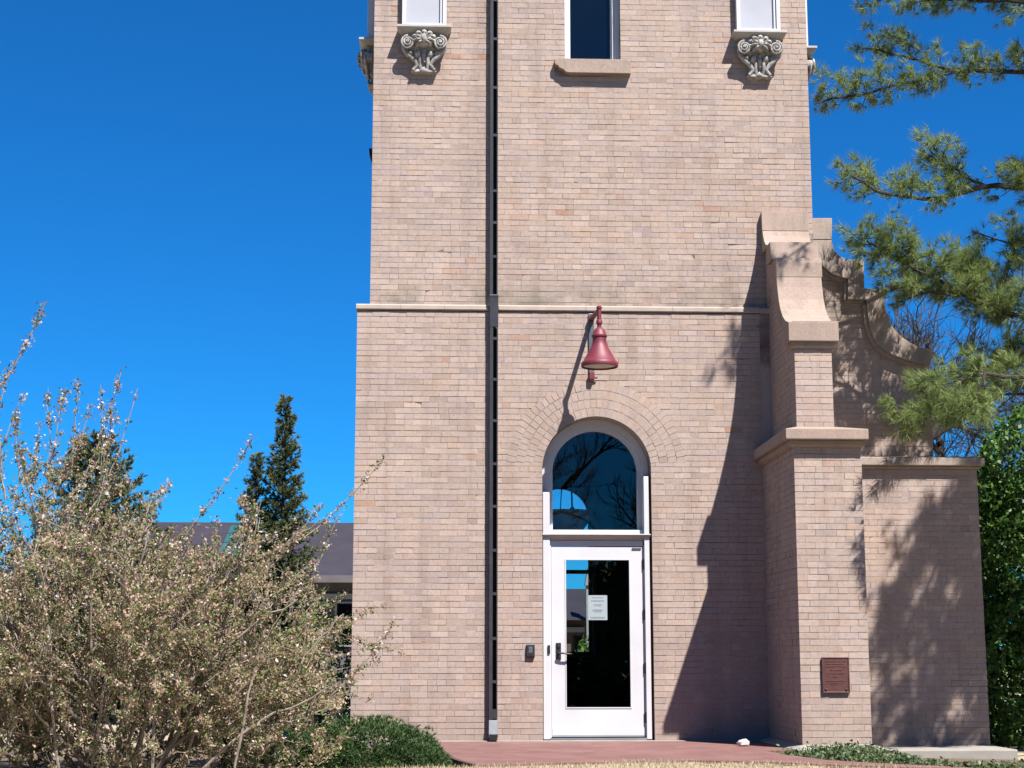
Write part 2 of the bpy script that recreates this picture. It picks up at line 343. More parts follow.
# ------------------------------------------------------------------ masonry
COURSE = .0643; BL = .199; J = .0046
def subtract(iv, a, b):
    out = []
    for u0, u1 in iv:
        if b <= u0 or a >= u1: out.append((u0, u1)); continue
        if a > u0: out.append((u0, a))
        if b < u1: out.append((b, u1))
    return out
def bricks(mb, O, U, N, rows, mi=0, seed=1, depth=.010):
    """individual bricks: O origin, U along the wall, N outward; rows = [(z0, z1, [(u0,u1)..], k)]"""
    g = random.Random(seed); U = Vector(U); N = Vector(N); O = Vector(O) - N * .0028; Zv = Vector((0, 0, 1))
    for z0, z1, ivs, k in rows:
        off = (.5 if k % 2 else 0) * BL + g.uniform(-.02, .02)
        wob = g.uniform(-.0012, .0012)
        for u0, u1 in ivs:
            cuts = [u0]; u = math.floor((u0 - off) / BL) * BL + off
            while u < u1:
                u += BL + 0
                c = u + g.uniform(-.009, .009)
                if g.random() < .12 + .22 * (math.sin(u * 1.7 + k * .13) * math.sin(k * .21 + u * .6) > .25):
                    h = u - BL * .5 + g.uniform(-.012, .012)
                    if h - cuts[-1] > .055 and u1 - h > .055 and h > u0: cuts.append(h)
                if c - cuts[-1] > .05 and u1 - c > .05: cuts.append(c)
            cuts.append(u1)
            for i in range(len(cuts) - 1):
                jl = J * .5 * (g.random() ** .8); jr = J * .5 * (g.random() ** .8)
                a, b = cuts[i] + (jl if i else 0), cuts[i + 1] - (jr if i < len(cuts) - 2 else 0)
                d = g.uniform(-.0013, .0016); t = g.gauss(0, .0009); t2 = g.gauss(0, .0009)
                jz = [g.uniform(-.0016, .0016) + wob for _ in range(4)]
                zz0, zz1 = z0 + J / 2, z1 - J / 2
                P = [(a, zz0 + jz[0], d - t - t2), (b, zz0 + jz[1], d + t - t2), (b, zz1 + jz[2], d + t + t2), (a, zz1 + jz[3], d - t + t2)]
                fr = [O + U * p[0] + Zv * p[1] + N * p[2] for p in P]
                bk = [O + U * p[0] + Zv * p[1] - N * depth for p in P]
                base = len(mb.v); mb.v += [tuple(q) for q in fr + bk]
                mb.f.append((base, base + 1, base + 2, base + 3)); mb.m.append(mi)
                for q in range(4):
                    r = (q + 1) % 4; mb.f.append((base + q, base + 4 + q, base + 4 + r, base + r)); mb.m.append(mi)
def rows_of(z0, z1, fn):
    n = max(1, round((z1 - z0) / COURSE)); h = (z1 - z0) / n
    return [(z0 + k * h, z0 + (k + 1) * h, fn(z0 + (k + .5) * h, z0 + k * h, z0 + (k + 1) * h), k) for k in range(n)]

# ------------------------------------------------------------------ brick tower
tower = thing("brick_tower", "tall buff brick tower with an arched white doorway and thin string course", "tower")
DC = .94; SPR = 2.96; AR = .605               # doorway centre, springing height, arch radius
LX0, LX1 = -1.735, 3.47; UX0, UX1 = -1.60, 3.475; UY = .12
Z0 = -.12; ZS = 4.75; ZS1 = 4.825
arc = [(DC + AR * math.cos(R(180 - 180 * i / 40)), SPR + AR * math.sin(R(180 - 180 * i / 40))) for i in range(41)]
mb = MB()
poly = [(LX0 + .005, Z0), (DC - AR, Z0)] + arc + [(DC + AR, Z0), (LX1, Z0), (LX1, ZS), (LX0 + .005, ZS)]
# front leaf of the lower wall in two halves that meet over the crown
half = arc[:21]; mb.extrude([(LX0 + .005, Z0), (DC - AR, Z0)] + half + [(DC, ZS), (LX0 + .005, ZS)], XZ, .006, .34, 1)
half = arc[20:]; mb.extrude([(DC, ZS), (DC, SPR + AR)] + half[1:] + [(DC + AR, Z0), (LX1, Z0), (LX1, ZS)], XZ, .006, .34, 1)
def lower_iv(z, a, b):
    iv = [(LX0, 2.80)]
    if z < SPR: iv = subtract(iv, DC - AR, DC + AR)
    elif z < SPR + .1: iv = subtract(iv, DC - math.sqrt(AR * AR - (a - SPR) ** 2), DC + math.sqrt(AR * AR - (a - SPR) ** 2))
    else:
        r = .99
        if z < SPR + r: w = math.sqrt(r * r - (z - SPR) ** 2); iv = subtract(iv, DC - w, DC + w)
    return iv
bricks(mb, (0, 0, 0), (1, 0, 0), (0, -1, 0), rows_of(.035, ZS, lower_iv), 0, 11)
mb.build("lower_wall", [M['brick'], M['mortar']], tower)
# side and back walls of the lower stage, floor and ceiling of the room inside
for a in (LX0, LX1 - .34): mb = MB(); mb.box(a, a + .34, .342, 6.5, Z0, ZS); mb.build("side_wall", M['brick_y'], tower)
mb = MB(); bw = .48; bs = .963; bspr = 3.02; bc = 1.00
barc = [(bc + bw * math.cos(R(180 - 180 * i / 24)), bspr + bw * math.sin(R(180 - 180 * i / 24))) for i in range(25)]
mb.extrude([(LX0, Z0), (bc, Z0), (bc, bs), (bc - bw, bs)] + barc[:13] + [(bc, ZS), (LX0, ZS)], XZ, 6.502, 6.82, 0)
mb.extrude([(bc, ZS)] + barc[12:] + [(bc + bw, bs), (bc, bs), (bc, Z0), (LX1, Z0), (LX1, ZS)], XZ, 6.502, 6.82, 0)
mb.build("rear_wall", M['brick_x'], tower)
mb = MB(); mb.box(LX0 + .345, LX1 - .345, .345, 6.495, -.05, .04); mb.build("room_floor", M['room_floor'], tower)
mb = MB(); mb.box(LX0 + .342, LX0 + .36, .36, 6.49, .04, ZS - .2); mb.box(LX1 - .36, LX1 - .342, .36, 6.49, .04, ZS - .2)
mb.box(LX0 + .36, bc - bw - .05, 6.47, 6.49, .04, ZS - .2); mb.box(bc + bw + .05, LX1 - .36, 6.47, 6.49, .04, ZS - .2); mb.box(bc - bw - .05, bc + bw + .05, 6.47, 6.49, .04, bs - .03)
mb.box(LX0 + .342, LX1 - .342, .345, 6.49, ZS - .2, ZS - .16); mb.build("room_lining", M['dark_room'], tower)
rw = MB(); A = [(bc - bw, bs)] + barc + [(bc + bw, bs)]
B = [(bc - bw + .05, bs + .05)] + [(bc + (bw - .05) * math.cos(R(180 - 180 * i / 24)), bspr + (bw - .05) * math.sin(R(180 - 180 * i / 24))) for i in range(25)] + [(bc + bw - .05, bs + .05)]
rw.strip(A, B, XZ, 6.6, 6.66); rw.box(bc - bw, bc + bw, 6.6, 6.66, bs, bs + .05); rw.box(bc - bw + .05, bc + bw - .05, 6.605, 6.655, 2.17, 2.23)
rwo = rw.build("rear_window", M['black'], tower)
g = MB(); g.extrude([(p[0], p[1]) for p in B], XZ, 6.625, 6.63); g.build("pane", M['glass'], rwo)

# upper stage
CW0, CW1, CWZ, CWT = .622, 1.276, 7.775, 9.7
ZT = 11.6
mb = MB()
mb.box(UX0 + .005, CW0, UY + .006, .5, ZS1 - .05, ZT, 1); mb.box(CW1, UX1 - .002, UY + .006, .5, ZS1 - .05, ZT, 1)
mb.box(CW0, CW1, UY + .006, .5, ZS1 - .05, CWZ, 1); mb.box(CW0, CW1, UY + .006, .5, CWT, ZT, 1)
def upper_iv(z, a, b):
    iv = [(UX0, UX1)]
    if CWZ - .02 < z < CWT: iv = subtract(iv, CW0, CW1)
    if 7.60 < z < CWZ: iv = subtract(iv, .50, 1.385)
    return iv
bricks(mb, (0, UY, 0), (1, 0, 0), (0, -1, 0), rows_of(ZS1, ZT - .1, upper_iv), 0, 12)
mb.build("upper_wall", [M['brick'], M['mortar']], tower)
for a in (UX0, UX1 - .34): mb = MB(); mb.box(a, a + .34, .502, 6.5, ZS1, ZT); mb.build("side_wall", M['brick_y'], tower)
mb = MB(); mb.box(UX0, UX1, 6.502, 6.8, ZS1, ZT); mb.build("rear_wall", M['brick_x'], tower)
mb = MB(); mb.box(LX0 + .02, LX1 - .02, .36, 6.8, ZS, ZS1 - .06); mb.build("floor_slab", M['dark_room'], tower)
mb = MB(); mb.loft([(UX0 - .02, UX1 + .02, UY - .02, 6.82, ZT), (UX0 - .35, UX1 + .35, UY - .35, 7.1, ZT + .25), (UX0 - .35, UX1 + .35, UY - .35, 7.1, ZT + .35), (.6, 1.3, 3.2, 3.8, ZT + 2.2)])
mb.build("roof", M['stone'], tower)
# string course: a thin projecting band, notched where the downspout passes
mb = MB()
for x0, x1 in ((LX0 - .012, -.262), (-.150, 2.80)):
    for k in range(3):
        a, b = x0 + (x1 - x0) * k / 3, x0 + (x1 - x0) * (k + 1) / 3 - (.003 if k < 2 else 0)
        mb.loft([(a, b, -.012, .36, ZS + .008), (a, b, -.021, .36, ZS + .02), (a, b, -.021, .36, ZS + .060), (a, b, -.010, .36, ZS + .075)])
mb.box(LX0 - .012, LX0 + .5, .362, 6.5, ZS + .004, ZS + .07); mb.box(-.262, -.150, .002, .36, ZS + .004, ZS + .06)
mb.box(2.802, LX1 + .004, -.012, 6.5, ZS + .004, ZS + .065)
mb.build("string_course", M['string'], tower)
# four rings of header voussoirs
mb = MB(); mb.strip([(DC + AR * math.cos(R(a)), SPR + AR * math.sin(R(a))) for a in range(174, 5, -3)], [(DC + 1.0 * math.cos(R(a)), SPR + 1.0 * math.sin(R(a))) for a in range(174, 5, -3)], XZ, .0045, .009, 1)
ga = random.Random(4)
for ring in range(4):
    r0 = AR + ring * .099 + .003; r1 = r0 + .093
    n = int(math.pi * (r0 + .05) / .0685); ph = ga.random()
    al = math.asin(.1 / (r0 + .05)) * .9; n = int((math.pi - 2 * al) * (r0 + .05) / .0685)
    for i in range(n):
        a0 = al + (math.pi - 2 * al) * i / n + .0025 / r0; a1 = al + (math.pi - 2 * al) * (i + 1) / n - .0025 / r0
        d = ga.uniform(-.0015, .0015); q = [(r0 + ga.uniform(-.001, .001), a0), (r1 + ga.uniform(-.002, .002), a0), (r1 + ga.uniform(-.002, .002), a1), (r0, a1)]
        pp = [(DC + r * math.cos(a), SPR + r * math.sin(a)) for r, a in q]
        mb.extrude(pp, XZ, .0012 + d, .008, 0)
mb.build("brick_arch", [M['brick'], M['mortar']], tower)

# doorway: arched frame set back, slim jamb posts nearly flush, transom bar, glazed door
fr = MB(); FR = .603; GR = .475
def arch_pts(r, z0, n=40):
    return [(DC - r, z0)] + [(DC + r * math.cos(math.pi - math.pi * i / n), SPR + r * math.sin(math.pi - math.pi * i / n)) for i in range(n + 1)] + [(DC + r, z0)]
fr.strip(arch_pts(FR, 2.20), arch_pts(.535, 2.20), XZ, .215, .34)
fr.strip(arch_pts(.535, 2.20), arch_pts(GR, 2.20), XZ, .245, .33)
fr.box(DC - .535, DC + .535, .10, .33, 2.20, 2.31)
tw = fr.build("transom_window", M['white'], tower, bevel=.004)
g = MB(); g.extrude(arch_pts(GR + .004, 2.26), XZ, .285, .291); g.build("pane", M['glass'], tw)
jm = MB()
jm.box(.342, .418, .028, .213, .045, 2.72); jm.box(1.462, 1.517, .028, .213, .045, 2.90)
jm.box(.418, .432, .060, .16, .045, 2.13); jm.box(1.450, 1.462, .060, .16, .045, 2.13)
jm.box(.432, 1.450, .07, .16, 2.128, 2.19)
jm.build("door_frame", M['white'], tower, bevel=.004)
jm = MB(); jm.box(1.519, 1.540, .075, .14, .045, 2.90); jm.build("dark_gap_strip", M['edging'], tower)  # dark strip stands in for the deep open gap beside the frame
tb = MB(); tb.loft([(.340, 1.525, .085, .18, 2.186), (.338, 1.528, .045, .18, 2.215), (.333, 1.532, .0, .18, 2.240), (.333, 1.532, -.008, .18, 2.252), (.337, 1.530, .02, .18, 2.262)])
tb.build("transom_bar", M['white_old_shaded'], tower, bevel=.004)  # darker white puts the shade of the bar's underside into its colour
dr = MB(); dx0, dx1, dz0, dz1 = .436, 1.446, .075, 2.118; gx0, gx1, gz0, gz1 = .585, 1.307, .372, 1.988; dy0, dy1 = .072, .117
dr.box(dx0, gx0, dy0, dy1, dz0, dz1); dr.box(gx1, dx1, dy0, dy1, dz0, dz1); dr.box(gx0, gx1, dy0, dy1, dz0, gz0); dr.box(gx0, gx1, dy0, dy1, gz1, dz1)
for a in ((gx0, gx0 + .012, gz0, gz1), (gx1 - .012, gx1, gz0, gz1)): dr.box(a[0], a[1], dy0 - .006, dy1 - .004, a[2], a[3])
dr.box(gx0 + .012, gx1 - .012, dy0 - .006, dy1 - .004, gz0, gz0 + .012); dr.box(gx0 + .012, gx1 - .012, dy0 - .006, dy1 - .004, gz1 - .012, gz1)
dr.box(dx0 + .006, dx1 - .006, dy0 - .003, dy0, dz0 + .012, dz0 + .085)
door = dr.build("door", M['white'], tower)
g = MB(); g.box(gx0 + .010, gx1 - .010, .092, .098, gz0 + .01, gz1 - .01); g.build("pane", M['glass'], door)
hd = MB(); hd.box(.484, .538, .058, .072, .895, 1.075); hd.tube([(.512, .06, .965), (.512, .012, .965)], .011, 10)
hd.tube([(.512, .016, .965), (.56, .010, .962), (.63, .012, .955), (.652, .02, .953)], [.011, .010, .010, .009], 10)
hd.tube([(.510, .058, 1.035), (.510, .048, 1.035)], .016, 14)
hd.build("handle", M['black'], door, bevel=.003)
for z in (1.93, 1.38, .80, .27):
    h = MB(); h.tube([(1.452, .058, z - .055), (1.452, .058, z + .055)], .011, 10); h.box(1.437, 1.448, .066, .072, z - .05, z + .05); h.build("hinge", M['black'], door)
th = MB(); th.loft([(.42, 1.46, .02, .34, .036), (.42, 1.46, .03, .34, .062)]); th.build("threshold", M['bronze'], tower)
st = MB(); st.box(.390, .416, .012, .028, .958, 1.05); st.build("strike_box", M['black'], tower, bevel=.003)
cl = MB(); cl.box(1.33, 1.43, .060, .07, 2.095, 2.112); cl.build("door_stop", M['grey_metal'], door)

# narrow window in the middle of the upper stage
cw = MB(); cy0, cy1 = UY + .13, UY + .24
cw.box(CW0, CW0 + .055, UY + .095, cy1, CWZ, CWT); cw.box(CW1 - .055, CW1, UY + .095, cy1, CWZ, CWT)
cw.box(CW0 + .055, CW1 - .055, UY + .095, cy1, CWZ, CWZ + .03)
cw.box(CW0 + .055, CW0 + .075, cy0, cy1, CWZ + .03, CWT); cw.box(CW1 - .085, CW1 - .055, cy0, cy1, CWZ + .03, CWT)
cw.box(CW1 - .1, CW1 - .085, cy0 + .03, cy1, CWZ + .03, CWT); cw.box(CW0 + .075, CW1 - .1, cy0 + .02, cy1, CWZ + .03, CWZ + .055)
cwo = cw.build("window", M['white'], tower, bevel=.003)
g = MB(); g.box(CW0 + .07, CW1 - .09, cy1 - .02, cy1 - .01, CWZ + .04, CWT); g.build("pane", M['glass_dark'], cwo)
# chipped stone sill: left lower arris broken away
s = MB(); ch = [(.498, 7.772), (.500, 7.715), (.512, 7.695), (.535, 7.690), (.552, 7.662), (.600, 7.640), (.622, 7.614), (.66, 7.604), (1.384, 7.602), (1.386, 7.742), (1.37, 7.750), (1.30, 7.772)]
s.extrude(ch, XZ, UY - .085, UY + .08); s.build("window_sill", M['stone'], tower, bevel=.003)

# corner bay windows with ornate carved corbels; one builder in a local frame (x across, y outward negative)
def bay(T, ox):
    f = lambda m: m
    mb = MB(); w0, w1 = -.258, .258; zb, zt = 8.118, 9.75; pj = .095
    mb.box(w0, w0 + .045, -pj, 0, zb, zt); mb.box(w1 - .045, w1, -pj, 0, zb, zt); mb.box(w0 + .045, w1 - .045, -pj, 0, zb, zb + .055); mb.box(w0 + .045, w1 - .045, -pj, 0, zt - .06, zt)
    mb.box(w1 - .075, w1 - .045, -pj + .02, 0, zb + .055, zt - .06)
    p = MB(); p.box(w0 + .045, w1 - .075, -pj + .045, -.005, zb + .055, zt - .06)
    sl = MB(); sl.loft([(-.262, .262, -.10, 0, 8.045), (-.285, .285, -.155, 0, 8.07), (-.312, .312, -.19, 0, 8.092), (-.312, .312, -.19, 0, 8.118)])
    ob = MB()
    # backing shield, leaf cluster, two volutes, flared and fluted foot
    ob.loft([(-.10, .10, -.06, 0, 7.60), (-.12, .12, -.09, 0, 7.72), (-.17, .17, -.085, 0, 7.86), (-.20, .20, -.11, 0, 8.04)])
    ob.blob((0, -.13, 7.945), (.10, .07, .085), nu=14, nv=10)
    for a, rr in ((90, 1.0), (55, .95), (125, .95), (20, .8), (160, .8), (-15, .7), (195, .7), (-50, .7), (230, .7)):
        c, sn = math.cos(R(a)), math.sin(R(a))
        ob.blob((c * .115, -.14, 7.955 + sn * .085), (.040 * rr, .045, .038 * rr), nu=9, nv=6)
        ob.tube([(c * .03, -.195, 7.95 + sn * .03), (c * .08, -.21, 7.955 + sn * .07), (c * .115, -.185, 7.955 + sn * .09)], [.008, .012, .006], 6)
    ob.blob((0, -.195, 7.955), (.035, .03, .05), nu=8, nv=6)
    for sx in (-1, 1):
        cx, cz = sx * .185, 7.915
        ob.tube([(cx, -.03, cz), (cx, -.145, cz)], [.072, .072], 16)
        sp = []
        for k in range(34):
            t = k / 33; a = R(90 - sx * 0) + sx * -t * 2.3 * 2 * math.pi; r = .080 * (1 - .82 * t)
            sp.append((cx + math.cos(a) * r, -.155 - .02 * t, cz + math.sin(a) * r))
        ob.tube(sp, [.0145 - .006 * k / 33 for k in range(34)], 6)
        ob.blob((cx, -.165, cz), (.02, .02, .02), nu=8, nv=6)
        ob.tube([(sx * .255, -.12, 7.90), (sx * .235, -.125, 7.83), (sx * .18, -.125, 7.775), (sx * .12, -.13, 7.73), (sx * .075, -.14, 7.665), (sx * .125, -.165, 7.605)], [.014, .020, .024, .026, .022, .018], 8)
        ob.blob((sx * .155, -.115, 7.80), (.035, .04, .03), nu=8, nv=6)
        ob.tube([(sx * .045, -.13, 7.75), (sx * .05, -.135, 7.68), (sx * .035, -.13, 7.62), (sx * .06, -.135, 7.59)], [.018, .022, .020, .014], 8)
        ob.blob((sx * .075, -.10, 7.79), (.045, .05, .05), nu=8, nv=6)
    ob.tube([(0, -.11, 7.83), (0, -.13, 7.77), (0, -.125, 7.70)], [.022, .026, .016], 8)
    ob.loft([(-.115, .115, -.12, 0, 7.578), (-.15, .15, -.165, 0, 7.592), (-.12, .12, -.14, 0, 7.615), (-.075, .075, -.10, 0, 7.66)])
    ob.blob((0, -.15, 7.600), (.05, .04, .03), nu=8, nv=6)
    ob.v = [(x, y * min(1, max(.42, .42 + (z - 7.58) / .30 * .58)), z) for x, y, z in ob.v]
    for nm, m, mat, bv, sm in (("window", mb, M['white'], .003, False), ("window_sill", sl, M['white_old_shaded'], .003, False), ("corbel", ob, M['orn'], 0, True)):
        m.v = [tuple(T @ Vector(v)) for v in m.v]; o = m.build(nm, mat, tower, smooth=sm, bevel=bv)
        if nm == "window":
            p.v = [tuple(T @ Vector(v)) for v in p.v]; p.build("pane", M['frosted'], o)
bay(Matrix.Translation((-1.018, UY, 0)), 0); bay(Matrix.Translation((2.892, UY, 0)), 0)
bay(Matrix.Translation((UX0, .655, 0)) @ Matrix.Rotation(R(-90), 4, 'Z'), 0)
bay(Matrix.Translation((UX1, .70, 0)) @ Matrix.Rotation(R(90), 4, 'Z'), 0)

# ------------------------------------------------------------------ stepped buttress with scrolls
butt = thing("brick_buttress", "stepped brick buttress with stone scroll top and a bronze plaque on its front", "buttress")
bx0, bx1, by = 2.785, 3.474, -1.65
mb = MB(); mb.box(bx0 + .006, bx1 - .006, by + .006, -.002, -.1, 3.0, 1)
full = lambda a, b: (lambda z, p, q: [(a, b)])
bricks(mb, (0, by, 0), (1, 0, 0), (0, -1, 0), rows_of(.075, 3.01, full(bx0, bx1)), 0, 21)
bricks(mb, (bx0, 0, 0), (0, 1, 0), (-1, 0, 0), rows_of(.075, 3.01, full(by + .008, -.004)), 0, 22)
bricks(mb, (bx1, 0, 0), (0, 1, 0), (1, 0, 0), rows_of(.075, 3.01, full(by + .008, .45)), 0, 23)
mb.build("lower_pier", [M['brick'], M['mortar']], butt)
mb = MB(); mb.loft([(bx0 - .012, bx1 + .006, by - .012, -.003, 3.01), (2.735, 3.50, -1.705, -.003, 3.03), (2.735, 3.50, -1.705, -.003, 3.078)])
mb.loft([(2.69, 3.522, -1.755, -.003, 3.08), (2.685, 3.526, -1.76, -.003, 3.088), (2.685, 3.526, -1.76, -.003, 3.188), (2.90, 3.31, -1.29, -.003, 3.275)])
mb.build("capstone", M['stone'], butt, bevel=.006)
sx0, sx1, sy = 2.908, 3.300, -1.268
mb = MB()
mb.box(sx0 + .006, sx1 - .006, sy + .006, -.002, 3.2, 4.12, 1)
bricks(mb, (0, sy, 0), (1, 0, 0), (0, -1, 0), rows_of(3.265, 4.10, full(sx0, sx1)), 0, 24)
bricks(mb, (sx0, 0, 0), (0, 1, 0), (-1, 0, 0), rows_of(3.265, 4.10, full(sy + .008, -.004)), 0, 25)
# side brick below the scroll coping
prof = [(.045, 5.96), (.03, 5.735), (.0, 5.665), (-.06, 5.580), (-.14, 5.522), (-.25, 5.492), (-.36, 5.486), (-.425, 5.484), (-.44, 5.38), (-.455, 5.266), (-.575, 5.262), (-.59, 5.205), (-.597, 5.08), (-.625, 4.92), (-.675, 4.77), (-.75, 4.645), (-.85, 4.545), (-.98, 4.468), (-1.12, 4.42), (-1.25, 4.395), (-1.335, 4.388)]
def curve_y(z):
    q = [p for p in prof if p[0] < .06]
    for (ya, za), (yb, zb) in zip(prof, prof[1:]):
        if zb <= z <= za: return ya + (yb - ya) * ((za - z) / max(za - zb, 1e-6))
    return prof[-1][0]
inner = [(min(y + .15, .115) if z > 4.83 else min(y + .13, -.004), z - .05) for y, z in prof]
def side_iv(z, a, b):
    y = curve_y(min(z + .06, 5.95)) + .14
    return [(y, (.115 if z > ZS1 else -.004))] if y < -.06 else []
bricks(mb, (sx0, 0, 0), (0, 1, 0), (-1, 0, 0), rows_of(4.10, 5.6, side_iv), 0, 26)
mb.extrude([(-.003, 4.122), (-1.125, 4.122), (-1.125, 4.30), (-.98, 4.33), (-.80, 4.39), (-.66, 4.48), (-.55, 4.60), (-.47, 4.80), (-.44, 5.04), (-.30, 5.2), (-.15, 5.4), (.0, 5.5), (.115, 5.5), (.115, 4.83), (-.003, 4.82)], YZ, sx0 + .006, sx1 - .006, 1)
mb.build("upper_pier", [M['brick'], M['mortar']], butt)
mb = MB()
mb.loft([(sx0 - .008, sx1 + .006, sy - .008, -1.13, 4.105), (2.872, 3.325, -1.305, -1.13, 4.13), (2.872, 3.325, -1.305, -1.13, 4.17)])
mb.loft([(2.842, 3.362, -1.332, -1.12, 4.172), (2.838, 3.365, -1.337, -1.12, 4.18), (2.838, 3.365, -1.337, -1.12, 4.376), (2.842, 3.36, -1.330, -1.12, 4.382)])
mb.build("bed_moulding", M['stone'], butt, bevel=.004)
# the curved coping in four stones
def stone(seg, x0, x1, mat=None, nm="scroll_stone"):
    m = MB(); back = [(.118 if p[1] > ZS1 + .02 else -.004, p[1]) for p in (seg[0], seg[-1])]
    poly = list(seg) + [(back[1][0], seg[-1][1]), (back[0][0], seg[0][1])]
    m.extrude(poly, YZ, x0, x1); return m.build(nm, mat or M['stone'], butt, bevel=.004)
stone(prof[0:2], 2.868, 3.408); stone([(.029, 5.731)] + prof[2:7], 2.870, 3.402)
def coping(outer, inner_, x0, x1):
    m = MB(); m.extrude(list(outer) + list(reversed(inner_)), YZ, x0, x1); m.build("scroll_stone", M['stone'], butt, bevel=.004)
coping([(-.425, 5.483), (-.44, 5.38), (-.456, 5.266)], [(-.22, 5.483), (-.22, 5.266)], 2.858, 3.395)
coping([(-.575, 5.262), (-.59, 5.205), (-.599, 5.04)], [(-.36, 5.262), (-.42, 5.04)], 2.882, 3.392)
coping([(-.599, 5.037)] + prof[13:], [(-.42, 5.037), (-.45, 4.88), (-.51, 4.72), (-.60, 4.57), (-.72, 4.46), (-.88, 4.40), (-1.05, 4.378), (-1.335, 4.378)], 2.882, 3.380)
mb = MB(); mb.loft([(2.66, 3.60, -1.82, .45, -.2), (2.66, 3.60, -1.82, .45, .035), (2.80, 3.47, -1.66, .45, .074)]); mb.build("concrete_footing", M['concrete'], butt, bevel=.005)

# ------------------------------------------------------------------ low wall and curved gable behind it
low = thing("brick_wall", "low buff brick wall with flat stone cap and concrete ledge, beside dense green bush", "wall")
mb = MB(); wy = .5; wx1 = 5.378
mb.box(3.62, wx1 - .006, wy + .006, 1.15, -.2, 3.05, 1)
bricks(mb, (0, wy, 0), (1, 0, 0), (0, -1, 0), rows_of(-.05, 3.05, full(3.47, wx1)), 0, 31)
mb.build("wall_body", [M['brick'], M['mortar']], low)
mb = MB(); mb.loft([(3.5, wx1 + .012, wy - .012, 1.16, 3.052), (3.5, wx1 + .035, wy - .04, 1.17, 3.066), (3.5, wx1 + .035, wy - .04, 1.17, 3.083)])
for a, b in ((3.5, 4.30), (4.303, wx1 + .065)): mb.loft([(a, b, wy - .085, 1.2, 3.085), (a, b, wy - .09, 1.2, 3.092), (a, b, wy - .09, 1.2, 3.175), (a, b - (.03 if b > 5 else 0), wy + .27, 1.16, 3.235)])
mb.build("wall_cap", M['stone_grey'], low, bevel=.006)
mb = MB(); mb.loft([(3.602, 5.385, -.345, .498, -.30), (3.602, 5.385, -.345, .498, -.062), (3.602, 5.38, -.335, .498, -.05)]); mb.build("concrete_ledge", M['concrete'], low, bevel=.006)

gab = thing("gable_wall", "curved parapet gable of buff brick with thick stone scroll coping, behind the pine branches", "wall")
_n = np
GY = .80; CYF = .70
def lerp(pts, n):
    P = _n.array(pts, float); d = _n.r_[0, _n.cumsum(_n.hypot(*_n.diff(P, axis=0).T))]; t = _n.linspace(0, d[-1], n)
    return list(zip(_n.interp(t, d, P[:, 0]), _n.interp(t, d, P[:, 1])))
from mathutils import geometry as _geo
def smooth(pts, it=2):
    for _ in range(it):
        q = [pts[0]]
        for a, b in zip(pts, pts[1:]): q += [(a[0] * .75 + b[0] * .25, a[1] * .75 + b[1] * .25), (a[0] * .25 + b[0] * .75, a[1] * .25 + b[1] * .75)]
        pts = q + [pts[-1]]
    return pts
up_o = smooth([(3.838, 5.812), (3.858, 5.690), (3.939, 5.599), (4.046, 5.576), (4.214, 5.572)]); up_i = smooth([(3.597, 5.761), (3.673, 5.541), (3.789, 5.421), (3.895, 5.367), (4.014, 5.344)])
lo_o = smooth([(4.438, 5.172), (4.442, 4.990), (4.494, 4.798), (4.630, 4.630), (4.817, 4.530), (4.946, 4.489), (5.021, 4.441)]); lo_i = smooth([(4.230, 5.049), (4.239, 4.820), (4.296, 4.603), (4.433, 4.461), (4.632, 4.378), (4.832, 4.332), (4.939, 4.321)])
mb = MB()
mb.extrude(([(3.559, 6.079), (3.848, 6.083), (3.839, 5.820), (3.551, 5.816)]), XZ, CYF, 1.2)
def band(o, i, n=14): mb.strip(lerp(o, n), lerp(i, n), XZ, CYF, 1.2)
band([(3.838, 5.812)] + up_o[1:], [(3.574, 5.809)] + up_i)
mb.extrude(([(4.025, 5.567), (4.214, 5.569), (4.207, 5.230), (4.439, 5.208), (4.438, 5.172), (4.232, 5.049), (4.231, 5.091), (4.005, 5.095)]), XZ, CYF + .002, 1.198)
band(lo_o, lo_i, 18)
mb.build("scroll_coping", M['stone_grey'], gab, bevel=.006)
# a roll moulding that follows the lower arris of the coping
mb = MB()
def mould(i, n=16):
    q = lerp(i, n); A = q; B = [(a[0] - .035, a[1] - .03) for a in A]; mb.strip(A, B, XZ, CYF + .045, GY + .05)
mould(up_i); mould([(4.005, 5.095), (4.219, 5.091)], 3); mould(lo_i); mould([(4.013, 5.338), (4.005, 5.107)], 3)
mb.build("coping_moulding", M['stone_grey'], gab, bevel=.003)
inner_line = [(3.572, 5.787), (3.625, 5.773), (3.635, 5.746), (3.649, 5.704), (3.669, 5.649), (3.690, 5.601), (3.715, 5.558), (3.741, 5.521), (3.770, 5.491), (3.799, 5.465), (3.826, 5.443), (3.854, 5.425), (3.880, 5.412), (3.908, 5.400), (3.936, 5.391), (3.965, 5.383), (3.995, 5.377), (4.017, 5.373), (4.032, 5.370), (4.040, 5.368), (4.031, 5.118), (4.258, 5.108), (4.257, 5.057), (4.259, 5.028), (4.260, 4.985), (4.263, 4.927), (4.268, 4.871), (4.276, 4.815), (4.288, 4.759), (4.302, 4.705), (4.321, 4.655), (4.346, 4.610), (4.375, 4.570), (4.410, 4.534), (4.448, 4.502), (4.490, 4.474), (4.536, 4.449), (4.586, 4.429), (4.636, 4.410), (4.686, 4.394), (4.737, 4.380), (4.787, 4.368), (4.831, 4.359), (4.870, 4.352), (4.903, 4.347), (4.929, 4.344), (4.950, 4.342), (4.963, 4.341), (4.970, 4.340)]
gx1 = 4.975
